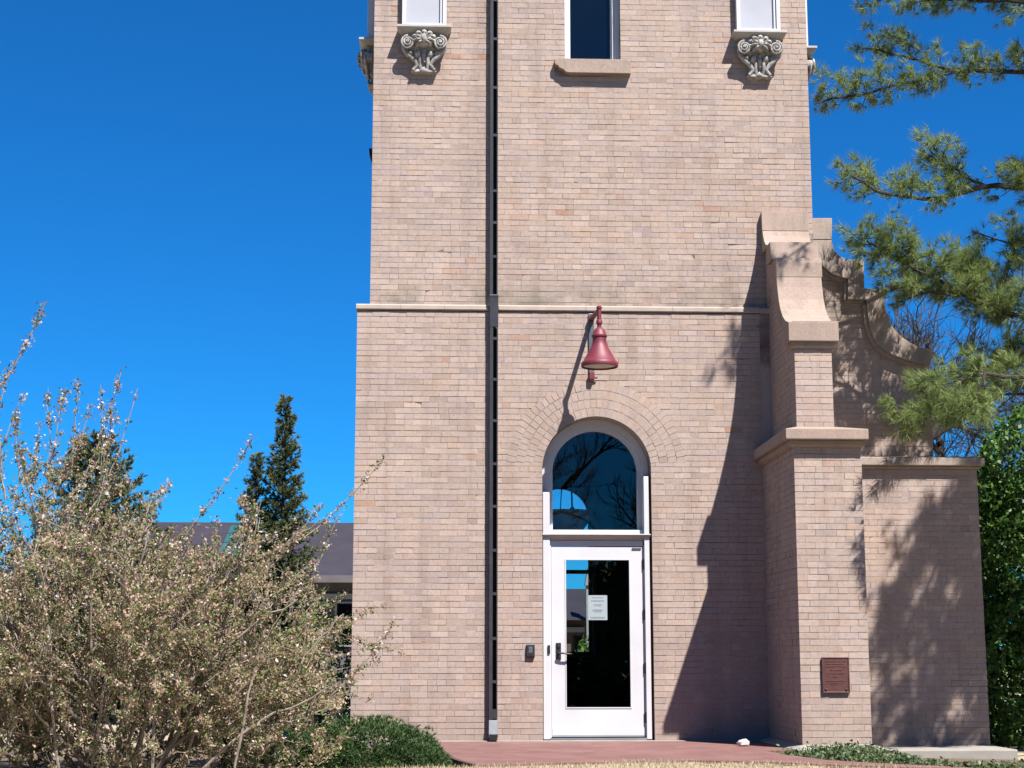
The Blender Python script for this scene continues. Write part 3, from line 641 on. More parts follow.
def gab_iv(z, a, b):
    xs = [3.48]
    x = gx1
    L = inner_line
    for (xa, za), (xb, zb) in zip(L, L[1:]):
        if min(za, zb) <= z <= max(za, zb) and za != zb: x = min(x, xa + (xb - xa) * (z - za) / (zb - za) + .06)
    return [(3.48, x)] if z < L[1][1] else []
mb = MB()
lp = [(x, z) for x, z in inner_line]
body = [(3.48, 2.9), (gx1 - .006, 2.9), (gx1 - .006, lp[-1][1] + .02)] + [(x - .0, z + .02) for x, z in reversed(lp[:-1])] + [(3.48, lp[0][1] + .02)]
mb.extrude(body, XZ, GY + .006, 1.15, 1)
bricks(mb, (0, GY, 0), (1, 0, 0), (0, -1, 0), rows_of(3.1, 5.6, gab_iv), 0, 33)
mb.build("gable_body", [M['brick'], M['mortar']], gab)

# ------------------------------------------------------------------ fixtures on the walls
# downspout: square channel whose front is open between short bars
ds = thing("downspout", "dark metal downspout with open slotted front, running down the tower's left half", "downspout")
x0, x1 = -.250, -.160; py = -.080
def chan(z0, z1, py, yb, bars, nm):
    m = MB(); m.box(x0, x0 + .006, py, yb, z0, z1); m.box(x1 - .006, x1, py, yb, z0, z1); m.box(x0 + .006, x1 - .006, yb - .006, yb, z0, z1, 1)
    m.box(x0 + .006, x0 + .034, py, py + .006, z0, z1); m.box(x1 - .012, x1 - .006, py, py + .006, z0, z1)
    m.box(x0 + .034, x0 + .038, py + .006, yb - .006, z0, z1, 1)
    for z, h in bars: m.box(x0 + .034, x1 - .012, py - .001, py + .02, z - h / 2, z + h / 2)
    return m.build(nm, [M['bronze'], M['hole']], ds)
ub = [(8.95, .03), (8.48, .03), (8.002, .03), (7.409, .03), (6.835, .03), (6.173, .03), (5.798, .03), (5.40, .03)]
chan(4.93, 11.5, .042, UY - .003, ub, "upper_channel")
lb = [(4.428, .03), (3.964, .03), (3.50, .03), (3.02, .03), (2.55, .03), (2.07, .03), (1.60, .03), (1.12, .03), (.66, .03), (.32, .10)]
chan(.26, 4.56, py, -.003, lb, "lower_channel")
m = MB(); m.box(x0 - .003, x1 + .003, py - .004, -.033, 4.56, 4.93); m.box(x0 - .006, x1 + .006, py - .008, -.033, 4.90, 4.925); m.build("offset_box", M['bronze'], ds, bevel=.003)
m = MB(); m.loft([(x0 - .004, x1 + .006, py - .05, -.003, .075), (x0 - .004, x1 + .006, py - .055, -.003, .11), (x0 - .002, x1 + .004, py - .004, -.003, .255)]); m.build("outlet_shoe", M['grey_metal'], ds, bevel=.003)
m = MB(); m.box(x0 + .004, x1 - .002, py - .054, py - .02, .045, .105); m.build("outlet_mouth", M['hole'], ds)

lamp = thing("wall_lamp", "maroon bell shaped barn lamp on an arm above the arched doorway", "lamp")
lc = (.930, -.55, 0)
m = MB(); m.lathe([(.188, 4.022), (.200, 4.026), (.203, 4.04), (.201, 4.068), (.190, 4.080), (.180, 4.088), (.146, 4.150), (.112, 4.212), (.086, 4.262), (.078, 4.290), (.076, 4.31), (.075, 4.350), (.084, 4.356), (.086, 4.372), (.078, 4.382), (.068, 4.415), (.050, 4.445), (.030, 4.460), (.02, 4.464), (.016, 4.44), (.05, 4.40), (.06, 4.30), (.165, 4.105), (.180, 4.06), (.182, 4.025)], lc, 40, closed_ends=False)
m.build("lamp_shade", M['maroon'], lamp, smooth=True)
m = MB(); m.lathe([(.006, 4.034), (.10, 4.035), (.177, 4.040), (.177, 4.048), (.006, 4.048)], lc, 36); m.build("lens", M['lens'], lamp, smooth=True)
m = MB(); m.tube([(.930, -.55, 4.45), (.930, -.55, 4.51)], .024, 12); m.lathe([(.02, 4.495), (.034, 4.503), (.036, 4.525), (.030, 4.545), (.02, 4.548)], lc, 16)
m.tube([(.930, -.55, 4.545), (.930, -.55, 4.675)], .024, 12); m.lathe([(.019, 4.668), (.030, 4.672), (.031, 4.692), (.022, 4.702), (.004, 4.705)], lc, 14)
m.tube([(.928, -.55, 4.655), (.91, -.28, 4.665), (.893, -.03, 4.672)], .0265, 12); m.tube([(.893, -.06, 4.672), (.893, -.028, 4.672)], .036, 16)
m.build("arm", M['maroon'], lamp, smooth=True)
m = MB(); m.box(.862, .922, -.022, -.003, 4.06, 4.735); m.build("mounting_plate", M['grey_metal'], lamp, bevel=.004)
m = MB(); m.loft([(.872, .912, -.05, -.003, 3.955), (.864, .92, -.06, -.003, 3.985), (.864, .92, -.06, -.003, 4.06)]); m.tube([(.92, -.03, 4.0), (.955, -.03, 4.0)], .012, 8); m.build("junction_box", M['maroon'], lamp, bevel=.003)

rd = thing("card_reader", "small black card reader on the brick beside the white door", "card reader")
m = MB(); m.loft([(.154, .246, -.028, -.003, .912), (.154, .246, -.034, -.003, .935), (.154, .246, -.022, -.003, 1.058)]); m.build("reader_body", M['black'], rd, bevel=.006)
m = MB(); m.box(.178, .222, -.0345, -.02, .965, 1.03); m.build("keypad", M['grey_metal'], rd, bevel=.002)

pq = thing("plaque", "reddish bronze plaque with raised lines of text on the buttress front", "plaque")
p0, p1, q0, q1 = 2.995, 3.268, .570, .918; yf = by - .006
m = MB(); m.box(p0, p1, yf - .014, yf, q0, q1); m.box(p0, p0 + .012, yf - .02, yf - .0141, q0, q1); m.box(p1 - .012, p1, yf - .02, yf - .0141, q0, q1); m.box(p0 + .012, p1 - .012, yf - .02, yf - .0141, q0, q0 + .012); m.box(p0 + .012, p1 - .012, yf - .02, yf - .0141, q1 - .012, q1)
m.build("plate", M['plaque'], pq, bevel=.002)
gp = random.Random(5)
for z, wid, h in ((.882, .21, .013), (.855, .19, .009), (.83, .215, .009), (.795, .10, .010), (.762, .17, .008), (.728, .06, .008), (.69, .20, .008), (.672, .18, .007), (.655, .12, .007)):
    x = 3.1315 - wid / 2; m = MB()
    while x < 3.1315 + wid / 2:
        wq = gp.uniform(.006, .011); m.box(x, x + wq * .8, yf - .0185, yf - .0143, z - h / 2, z + h / 2); x += wq + (.008 if gp.random() < .2 else .002)
    m.build("text_line", M['plaque_hi'], pq)
for x in (p0 + .035, p1 - .035): m = MB(); m.blob((x, yf - .018, q0 + .032), (.012, .008, .012)); m.build("rosette", M['black'], pq, smooth=True)

nt = thing("paper_notice", "white printed notice taped inside the glass of the door", "notice")
m = MB(); m.box(.842, 1.052, .100, .1006, 1.322, 1.592); m.build("sheet", M['paper'], nt)
for z, a, b, h in ((1.565, .885, 1.01, .008), (1.53, .875, 1.02, .012), (1.49, .90, .99, .006), (1.478, .91, .985, .006), (1.43, .89, 1.0, .012), (1.412, .90, .985, .010), (1.352, .865, 1.03, .006), (1.343, .87, 1.02, .005)):
    x = a; m = MB()
    while x < b:
        wq = gp.uniform(.006, .016); m.box(x, min(x + wq, b), .0990, .0994, z - h / 2, z + h / 2); x += wq + .004
    m.build("text_line", M['ink'], nt)
wb = thing("wall_bracket", "small dark metal bracket on the tower's left edge, below the side window", "bracket")
m = MB(); m.loft([(UX0 - .02, UX0 - .003, .46, .54, 6.62), (UX0 - .05, UX0 - .003, .42, .58, 6.72), (UX0 - .055, UX0 - .003, .42, .58, 6.78)]); m.build("bracket_body", M['hole'], wb)

pend = thing("pendant_lamp", "dark bowl pendant lamp hanging on rods, seen through the arched transom", "lamp")
pc = (.79, 2.5, 0)
m = MB(); m.lathe([(.345, 2.735), (.33, 2.735), (.30, 2.66), (.2, 2.52), (.05, 2.46), (.02, 2.44), (.05, 2.445), (.21, 2.50), (.315, 2.64), (.345, 2.735)], pc, 40, closed_ends=False); m.build("bowl", mat_var('alabaster_bowl', (.5, .42, .35), (.65, .56, .47), 6, .7, 0), pend, smooth=True)
m = MB()
for a in (100, 220, 340): m.tube([(pc[0] + .32 * math.cos(R(a)), pc[1] + .32 * math.sin(R(a)), 2.735), (pc[0], pc[1], 4.0)], .007, 6)
m.tube([(pc[0] + .05, pc[1] - .3, 2.735), (pc[0] + .03, pc[1], 4.5)], .011, 8); m.blob((pc[0] + .05, pc[1] - .32, 2.735), (.03, .03, .03)); m.build("rods", M['black'], pend)

rk = MB(); gk = random.Random(9); rk.blob((2.30, -1.12, .062), (.062, .05, .038), nu=12, nv=8, fn=lambda d: 1 + .12 * math.sin(5 * d.x + 3 * d.y) + .08 * math.cos(7 * d.z + 4 * d.y))
tag(rk.build("rock", M['rock'], smooth=True), "fist sized white rock lying on the red brick walk near the buttress", "rock")

# ------------------------------------------------------------------ ground
def gz(x, y):
    fy = np.interp(x, [-2.6, -.45, -.1, .6, 1.4, 2.0, 2.5, 3.0, 4.0, 5.4, 6.5], [-4.9, -3.95, -3.86, -3.62, -3.40, -3.62, -4.0, -4.35, -4.75, -5.0, -5.0])
    if y < fy + .12: z = .016 - (min(max(fy - y, 0), 14) / 14) * .74
    else: z = -.05 - (.15 * min(max((x - 3.0) / .9, 0), 1))
    return z
xs = sorted(set([-250, -120, -60, -30] + [round(-12 + i * .3, 2) for i in range(82)] + [20, 40, 80, 160, 250])); ys = sorted(set([-250, -120, -60, -35] + [round(-20 + i * .6, 2) for i in range(23)] + [round(-6.4 + i * .15, 2) for i in range(24)] + [round(-2.6 + i * .6, 2) for i in range(30)] + [25, 45, 90, 160, 300]))
m = MB(); V = [(x, y, gz(x, y)) for y in ys for x in xs]; m.v = V; nx = len(xs)
for j in range(len(ys) - 1):
    for i in range(nx - 1): m.f.append((j * nx + i, j * nx + i + 1, (j + 1) * nx + i + 1, (j + 1) * nx + i)); m.m.append(0)
tag(m.build("ground", M['lawn'], smooth=True), "dry pale lawn", None, kind="structure")
edge_l = smooth([(-1.15, -.35), (-.90, -.5), (-.76, -1.2), (-.70, -2.2), (-.62, -3.2), (-.45, -3.95)], 2)
front = [(-.1, -3.86), (.6, -3.62), (1.4, -3.40), (2.0, -3.62), (2.5, -4.0), (3.0, -4.35), (3.55, -4.62)]
inner_e = [(3.62, -4.5), (3.4, -4.25), (3.05, -3.95), (2.62, -3.4), (2.42, -2.6), (2.36, -2.0), (2.66, -1.80), (2.66, -.003), (-1.15, -.003)]
m = MB(); m.extrude(edge_l + front + inner_e, lambda a, b, d: (a, b, d), -.3, .03)
tag(m.build("path", M['paver']), "red brick walk", None, kind="structure")
m = MB(); m.box(-1.70, 2.65, -.10, -.0035, -.1, .038); tag(m.build("pavement", M['concrete'], bevel=.004), "pale concrete strip at the wall foot", None, kind="structure")
m = MB(); e2 = [(x - .045, y - .0) for x, y in edge_l]; m.strip(edge_l, e2, lambda a, b, d: (a, b, d), -.2, .036); tag(m.build("kerb", M['edging']), "dark edging at the curved end of the walk", None, kind="structure")
m = MB(); m.extrude([(-6, -6.2), (-.55, -4.3), (-.66, -3.2), (-.74, -2.2), (-.80, -1.2), (-.95, -.45), (-1.2, -.3), (-1.2, -.004), (-6, -.004)], lambda a, b, d: (a, b, d), -.45, -.02)
m.extrude([(2.37, -2.0), (2.43, -2.6), (2.63, -3.4), (3.06, -3.94), (3.8, -4.24), (5.0, -4.44), (6.5, -4.3), (6.5, -.36), (3.61, -.36), (3.61, -1.83), (2.67, -1.83)], lambda a, b, d: (a, b, d), -.45, -.03)
m.v = [(x, y, z - (max(0, min((x - 3.2) / .7, 1)) * .15 * max(0, min((y + 4.4) / 1.6, 1)) if z > -.2 else 0)) for x, y, z in m.v]
tag(m.build("soil", M['soil']), "mulch in the planting beds", None, kind="structure")

# ------------------------------------------------------------------ foliage helpers
def rand_dirs(n):
    d = nr.normal(size=(n, 3)); return d / np.linalg.norm(d, axis=1, keepdims=True)
def leaves(C, size, aspect=.55, bias=None, spread=.25, up=0.0):
    """one pointed, slightly folded leaf per centre: 4 vertices; returns V, F"""
    n = len(C); d = rand_dirs(n)
    if bias is not None: d = d * .8 + bias; d /= np.linalg.norm(d, axis=1, keepdims=True)
    if up: d[:, 2] += up; d /= np.linalg.norm(d, axis=1, keepdims=True)
    w = np.cross(d, rand_dirs(n)); w /= np.linalg.norm(w, axis=1, keepdims=True); nn = np.cross(d, w)
    s = (size * nr.uniform(.65, 1.3, n))[:, None]
    a = C - d * s * .5; b = C + w * s * aspect * .5 + nn * s * .08; c = C + d * s * .5; e = C - w * s * aspect * .5 + nn * s * .08
    V = np.stack([a, b, c, e], 1).reshape(-1, 3); F = np.arange(4 * n).reshape(n, 4)
    return V, F
def needles(C, D, n, L, w, spread):
    """n needles per tuft, fanning around direction D: thin triangles"""
    k = len(C); C = np.repeat(C, n, 0); D = np.repeat(D, n, 0)
    d = D + rand_dirs(k * n) * spread; d /= np.linalg.norm(d, axis=1, keepdims=True)
    s = np.cross(d, rand_dirs(k * n)); s /= np.linalg.norm(s, axis=1, keepdims=True)
    ln = (L * nr.uniform(.7, 1.15, k * n))[:, None]
    V = np.stack([C - s * w * .5, C + s * w * .5, C + d * ln], 1).reshape(-1, 3)
    return V, np.arange(3 * k * n).reshape(-1, 3)
def cat(parts):
    V = []; F = []; o = 0
    for v, f in parts: V.append(v); F.append(f + o); o += len(v)
    return np.concatenate(V), np.concatenate(F)

# ------------------------------------------------------------------ pine at the right
pine = thing("pine_tree", "long needled pine whose boughs reach in from the right over the curved gable", "tree")
wood = MB(); tufts_c = []; tufts_d = []
def limb(pts, r0, r1, n=26, wob=.03):
    P = smooth([tuple(p) for p in pts], 0); A = np.array(pts, float); d = np.r_[0, np.cumsum(np.linalg.norm(np.diff(A, axis=0), axis=1))]
    t = np.linspace(0, d[-1], n); Q = np.stack([np.interp(t, d, A[:, i]) for i in range(3)], 1)
    for _ in range(3): Q[1:-1] = (Q[:-2] + Q[2:] + 2 * Q[1:-1]) / 4
    Q[1:-1] += nr.normal(size=(n - 2, 3)) * wob * .5
    wood.tube([tuple(q) for q in Q], list(np.linspace(r0, r1, n)), 6); return Q
def twigs(Q, count, length, start=.2, lift=.15, tpt=5, rad=.006, flat=.6):
    n = len(Q)
    for i in range(count):
        k = int(nr.uniform(start, 1) * (n - 1)); p = Q[k]; ax = Q[min(k + 1, n - 1)] - Q[max(k - 1, 0)]; ax /= np.linalg.norm(ax) + 1e-9
        d = rand_dirs(1)[0]; d[2] *= flat; d = d - ax * d.dot(ax) * .6 + ax * .55 + np.array([0, 0, lift]); d /= np.linalg.norm(d)
        L = length * nr.uniform(.5, 1.15) * (1 - .35 * k / n)
        m1 = p + d * L * .5 + nr.normal(size=3) * .03; e = p + d * L + np.array([0, 0, .06]) + nr.normal(size=3) * .03
        wood.tube([tuple(p), tuple(m1), tuple(e)], [rad, rad * .75, rad * .4], 4)
        for j in range(tpt):
            f = nr.uniform(.35, 1.0); c = p + (m1 - p) * 2 * f if f < .5 else m1 + (e - m1) * (2 * f - 1)
            if j == 0: c = e
            sd = d + nr.normal(size=3) * .5; sd /= np.linalg.norm(sd)
            c2 = c + sd * nr.uniform(.02, .10); tufts_c.append(c2); tufts_d.append(sd)
            c3 = c + nr.normal(size=3) * .05; tufts_c.append(c3); tufts_d.append(sd + nr.normal(size=3) * .3)
PT = (8.3, -.9)
def trunk_x(z): return (PT[0] + .04 * math.sin(z), PT[1] + .05 * math.cos(z * .7), z)
wood.tube([trunk_x(z) for z in np.linspace(-.3, 15.5, 24)], list(np.linspace(.26, .04, 24)), 10)
# boughs that the picture shows
q = limb([trunk_x(8.3), (6.399, 0.900, 8.940), (5.378, 1.000, 9.017), (4.273, 1.100, 9.066)], .06, .012); twigs(q, 46, .42, .25, .0, 5)
q = limb([trunk_x(6.9), (6.349, 0.900, 8.026), (5.649, 1.000, 8.105), (4.920, 1.100, 7.923), (4.225, 1.100, 7.731), (3.774, 1.100, 7.647)], .055, .01); twigs(q, 64, .42, .3, .4, 6)
q = limb([(5.461, 1.000, 8.089), (4.903, 1.200, 8.340), (4.427, 1.200, 8.424)], .02, .008, 12); twigs(q, 14, .35, .3, .3, 5)
q = limb([trunk_x(6.1), (6.042, 0.300, 6.409), (5.456, 0.300, 6.353), (4.791, 0.100, 6.117), (4.006, -0.100, 6.215), (3.740, -0.100, 6.544)], .06, .01); twigs(q, 58, .46, .35, .2, 6)
q = limb([(5.576, 0.300, 6.379), (5.235, 0.500, 6.633), (5.037, 0.600, 6.910)], .02, .008, 12); twigs(q, 16, .36, .3, .3, 5)
q = limb([trunk_x(4.5), (5.840, 0.000, 4.708), (5.398, 0.000, 4.867), (5.005, 0.000, 5.109), (4.497, 0.000, 5.374), (3.964, 0.000, 5.651)], .055, .01); twigs(q, 105, .50, .40, .15, 7)
q = limb([(5.172, 0.000, 4.982), (4.739, -0.100, 5.001), (4.226, -0.100, 5.078)], .018, .006, 12); twigs(q, 14, .34, .25, .1, 5)
q = limb([(5.568, 0.000, 4.799), (5.688, 0.100, 5.317), (5.861, 0.200, 5.702)], .018, .008, 10); twigs(q, 14, .36, .3, .3, 5)
q = limb([trunk_x(3.9), (4.985, -2.200, 3.643), (4.561, -2.300, 3.682), (4.190, -2.350, 3.541), (3.870, -2.350, 3.450)], .05, .01); twigs(q, 54, .36, .3, .05, 7)
q = limb([trunk_x(3.5), (5.742, 0.300, 3.926), (5.042, 0.300, 3.874), (4.627, 0.300, 3.686), (4.285, 0.300, 3.522)], .03, .006, 16); twigs(q, 46, .34, .4, .05, 6)
q = limb([(4.492, -2.500, 3.646), (4.380, -2.500, 3.370), (4.127, -2.500, 3.192)], .016, .006, 10); twigs(q, 16, .26, .2, .05, 6)
q = limb([trunk_x(4.2), (6.190, 0.800, 4.494), (5.865, 0.900, 4.511), (5.472, 0.900, 4.386)], .04, .008, 14); twigs(q, 40, .38, .35, .1, 7)
q = limb([(5.683, 0.000, 4.800), (5.480, 0.200, 5.161), (5.258, 0.300, 5.457)], .02, .008, 12); twigs(q, 22, .38, .2, .2, 6)
q = limb([trunk_x(5.3), (6.008, 0.200, 5.583), (5.720, 0.300, 5.727), (5.429, 0.300, 5.820)], .03, .008, 12); twigs(q, 24, .38, .3, .2, 6)
# boughs above and to the right of the frame, towards the sun: their shade falls on the low wall
for e in ((5.55, -2.6, 5.5), (5.8, -2.1, 6.1), (6.25, -2.8, 6.7), (6.6, -2.3, 7.1), (6.1, -3.1, 5.9), (6.9, -2.6, 6.9), (6.5, -2.9, 6.0), (7.0, -2.2, 7.1), (6.0, -2.7, 5.2), (7.3, -2.6, 6.3)):
    b = trunk_x(e[2] + .3); md = ((b[0] + e[0]) / 2, (b[1] + e[1]) / 2, e[2] + .1); q = limb([b, md, e], .04, .01, 20); twigs(q, 52, .46, .3, .05, 6)
q = limb([(7.5, -2.4, 8.9), (6.9, -2.5, 7.6), (6.2, -2.5, 6.1)], .04, .02, 10)
q = limb([trunk_x(9.9), (6.2, -1.8, 9.3), (3.85, -2.6, 8.62)], .05, .006, 24); twigs(q[-4:], 11, .34, .0, -.35, 3)
q = limb([trunk_x(3.6), (6.007, 0.500, 4.459), (5.575, 0.600, 4.379)], .04, .01, 16); twigs(q, 20, .4, .5, .1, 6)
# the rest of the crown, out of the frame to the right, which throws the dappled shade
gq = random.Random(3)
for i in range(64):
    z = 5.4 + 9.4 * (i / 64) + gq.uniform(-.2, .2); a = i * 2.4 + gq.uniform(-.3, .3); Lr = (3.3 - .17 * (z - 5)) * gq.uniform(.75, 1.1)
    dx, dy = math.cos(a), math.sin(a)
    if dx < -.35 and dy > -.45: continue
    if dx > .35 or 7.2 < z < 8.9: continue
    if dx < 0: Lr = min(Lr, 2.9)
    b = Vector(trunk_x(z)); e = b + Vector((dx * Lr, dy * Lr, .25 + .12 * Lr)); md = b + Vector((dx * Lr * .5, dy * Lr * .5, .02))
    q = limb([b, md, e], .045, .008, 16, .05); twigs(q, 26, .5, .25, .12, 5)
wood.build("trunk", M['bark'], pine)
V, F = needles(np.array(tufts_c), np.array(tufts_d), 26, .135, .0052, .80)
np_mesh("crown", V, F, M['pine'], pine)

# ------------------------------------------------------------------ conifers behind the shrub
def conifer(name, label, x, y, zt, rad, seed, lean=0.0, power=.75, dens=1.0):
    global nr
    nr = np.random.default_rng(seed); t = thing(name, label, "tree"); w = MB(); zb = -.1
    w.tube([(x, y, zb), (x + lean * .5, y, (zb + zt) / 2), (x + lean, y, zt)], [.10, .06, .01], 8)
    C = []; D = []; n = int(150 * dens * zt / 5)
    for i in range(n):
        f = (i + nr.uniform(0, 1)) / n; z = zb + .25 + (zt - zb - .3) * f; L = rad * (1 - f) ** power * nr.uniform(.55, 1.2) + .07
        a = nr.uniform(0, 2 * math.pi); d = np.array([math.cos(a), math.sin(a), .25 + .5 * f]); d /= np.linalg.norm(d)
        p0 = np.array([x + lean * f, y, z]); e = p0 + d * L + np.array([0, 0, -.12 * L]); md = p0 + d * L * .5 + np.array([0, 0, -.07 * L])
        w.tube([tuple(p0), tuple(md), tuple(e)], [.012, .008, .003], 4)
        k = max(4, int(L * 26))
        for j in range(k):
            g = nr.uniform(.15, 1.0); c = p0 + (e - p0) * g + np.array([0, 0, -.06 * L * math.sin(math.pi * g)]); s = d + nr.normal(size=3) * .55; s[2] += .15; s /= np.linalg.norm(s)
            C.append(c + s * nr.uniform(0, .07)); D.append(s)
    w.build("trunk", M['bark_bare'], t)
    C = np.array(C); D = np.array(D)
    V, F = needles(C, D, 14, .10, .019, .55); np_mesh("crown", V, F, M['spruce'], t)
_a = (-3.814, 13.00, 5.885); _b = (-4.375, 13.30, 4.794)
conifer("spruce_tree", "narrow sunlit spruce with pointed top rising behind the blossoming shrub", _a[0], 13, _a[2], 1.08, 41, dens=2.3, power=.92)
conifer("spruce_tree", "shorter spruce close beside the narrow spruce, on its left flank", _b[0], 13.3, _b[2], .85, 42, dens=1.9)
conifer("fir_tree", "dark fir half hidden behind the shrub at the far left", -6.5, 9, 4.55, 1.9, 43, dens=2.6, power=.6)
conifer("fir_tree", "low dark fir beside the grey building's roof end", -5.75, 9.6, 3.5, .6, 44)

# ------------------------------------------------------------------ blossoming shrub in the left foreground
nr = np.random.default_rng(5)
shrub = thing("flowering_shrub", "large twiggy shrub with bronze young leaves and fading white blossom", "shrub")
w = MB(); LC = []; BC = []; LD = []
def lim(x): return np.interp(x, [-4.4, -3.5, -3.15, -2.9, -2.5, -2.2, -1.7, -1.45], [2.55, 2.45, 2.1, 1.55, 1.6, 2.0, 1.85, 1.15])
def grow(p, d, L, r, depth, tipf=1.0):
    cut = nr.uniform(-.25, .18) if nr.random() < .93 else .6
    if p[2] > lim(p[0]) + cut: return
    n = 7; pts = [np.array(p)]; dd = np.array(d) / np.linalg.norm(d)
    for i in range(n):
        dd = dd + nr.normal(size=3) * .09 + np.array([0, 0, .035]); dd /= np.linalg.norm(dd); pts.append(pts[-1] + dd * L / n)
        if pts[-1][2] > lim(pts[-1][0]) + cut and i > 1: break
    n = len(pts) - 1; r1 = r * .5; w.tube([tuple(q) for q in pts], list(np.linspace(r, r1, n + 1)), 5 if r > .006 else 4)
    if depth <= 1:
        m = int(L * (26 if depth == 0 else 16)) + 1
        for j in range(m):
            f = nr.uniform(.1, 1) * n; k = min(int(f), n - 1); LC.append(pts[k] + (pts[k + 1] - pts[k]) * (f - k)); LD.append(dd)
    if depth > 0:
        for j in range(int(nr.integers(4, 7)) + (1 if depth == 2 else 0)):
            k = int(nr.integers(2, n + 1)); ax = pts[k] - pts[k - 1]; ax /= np.linalg.norm(ax)
            s = rand_dirs(1)[0]; s = s - ax * s.dot(ax); s = ax * .75 + s / np.linalg.norm(s) * .8; s[2] += .12
            grow(pts[k], s, L * nr.uniform(.42, .68), max(r1 * .75, .003), depth - 1)
for i in range(21):
    a = nr.uniform(0, 2 * math.pi); rr = nr.uniform(.05, .55); lean = nr.uniform(.1, 1.0)
    b = np.array([-3.25 + math.cos(a) * rr, -5.0 + math.sin(a) * rr * .8, -.15]); d = np.array([math.cos(a) * lean, math.sin(a) * lean * .7, 1.0])
    grow(b, d, nr.uniform(1.35, 1.9), nr.uniform(.014, .028), 2)
for i in range(9):                                             # low spreading stems
    a = R(-35 + i * 24) if i < 5 else R(150 + i * 14); b = np.array([-3.1 + nr.uniform(-.3, .3), -5.1, -.1])
    grow(b, np.array([math.cos(a), math.sin(a) * .6 - .1, .55]), nr.uniform(1.1, 1.5), .017, 2)
for (xa, za, xb, zb, Y, r) in ((-2.251, 1.657, -1.206, 2.486, -5.00, 0.010), (-2.140, 0.362, -1.172, 1.089, -5.00, 0.010), (-3.395, 1.347, -2.262, 2.600, -5.00, 0.010), (-4.406, 2.716, -3.872, 3.654, -5.20, 0.008), (-4.080, 2.286, -4.148, 2.842, -4.90, 0.007), (-3.751, 2.109, -3.848, 2.987, -5.10, 0.007), (-3.344, 1.965, -3.468, 3.031, -5.00, 0.007), (-4.302, 2.588, -4.192, 3.146, -5.00, 0.007), (-3.579, 2.177, -3.275, 2.739, -5.20, 0.006), (-4.045, 2.148, -3.996, 2.752, -4.70, 0.007), (-3.730, 1.963, -3.300, 3.137, -5.00, 0.009), (-3.537, 1.964, -3.169, 3.009, -5.00, 0.008), (-4.304, 2.352, -4.074, 2.971, -5.00, 0.008), (-3.833, 1.946, -3.713, 2.916, -5.20, 0.009), (-3.500, 1.902, -3.406, 2.847, -4.80, 0.007), (-4.133, 2.108, -4.269, 3.207, -5.10, 0.008), (-3.877, 2.129, -3.545, 2.887, -4.90, 0.008), (-1.934, 1.349, -1.560, 2.034, -5.00, 0.008), (-2.397, 1.348, -2.171, 2.126, -5.00, 0.008), (-2.426, 1.042, -2.532, 1.968, -5.00, 0.006), (-2.699, 1.195, -1.717, 2.088, -5.00, 0.012), (-3.234, 1.649, -2.875, 2.269, -5.10, 0.009),(-3.667, 2.276, -3.642, 3.070, -5.00, 0.008)):
    p = np.array((xa, Y, za)); e = np.array((xb, Y, zb)); n = 9; L = np.linalg.norm(e - p)
    pts = [p + (e - p) * t + np.array([0, 0, -.12 * L * math.sin(math.pi * t)]) + nr.normal(size=3) * .006 for t in np.linspace(0, 1, n)]
    w.tube([tuple(q) for q in pts], list(np.linspace(r, .003, n)), 5)
    for j in range(int(L * 24)):
        f = 1 - nr.uniform(0, 1) ** 1.3 * .8; k = f * (n - 1); k0 = min(int(k), n - 2); c = pts[k0] + (pts[k0 + 1] - pts[k0]) * (k - k0)
        LC.append(c); LD.append(np.array([0, 0, 1.0]))
        if nr.random() < .18: BC.append(c + np.array([0, 0, .01]))
    for j in range(7):
        k = int(nr.integers(2, n)); s = nr.normal(size=3) * .5 + (e - p) / L; s[2] += .3
        grow(pts[k], s, nr.uniform(.10, .26), .003, 0)
for i in range(1150):
    d = rand_dirs(1)[0]; k = nr.uniform(.1, 1) ** .45; p = np.array([-3.2, -5.0, .75]) + d * k * np.array([2.0, 1.1, 1.15])
    if p[2] < -.1 or p[0] > -1.55 - .25 * p[2]: continue
    dd = d * np.array([.8, .8, .4]) + nr.normal(size=3) * .35 + np.array([0, 0, .6]); grow(p, dd, nr.uniform(.14, .40), .0045, 0)
LC = np.array(LC); print("shrub twig points", len(LC))
for (xa, za, xb, zb, r) in ((-2.825, -0.024, -2.753, 1.388, 0.013), (-2.771, 1.392, -2.474, 1.605, 0.009), (-3.460, -0.022, -3.657, 1.602, 0.012), (-2.258, -0.025, -2.047, 1.032, 0.010), (-2.475, 0.114, -1.553, 0.678, 0.011), (-3.134, 0.607, -2.877, 1.821, 0.009), (-1.918, 0.605, -1.526, 1.175, 0.009), (-3.893, 0.188, -3.493, 1.173, 0.010), (-3.252, 0.047, -3.069, 1.245, 0.012), (-2.601, 0.677, -1.781, 1.318, 0.010), (-3.796, 1.032, -3.426, 2.037, 0.008), (-2.226, 1.321, -1.663, 1.898, 0.008), (-2.871, 1.176, -2.585, 1.713, 0.008)):
    p = np.array((xa, -5.75, za)); e = np.array((xb, -5.85, zb)); n = 8; L = np.linalg.norm(e - p)
    pts_ = [p + (e - p) * t + np.array([0, 0, .07 * L * math.sin(math.pi * t)]) + nr.normal(size=3) * .012 for t in np.linspace(0, 1, n)]
    w.tube([tuple(q) for q in pts_], list(np.linspace(r, r * .55, n)), 6)
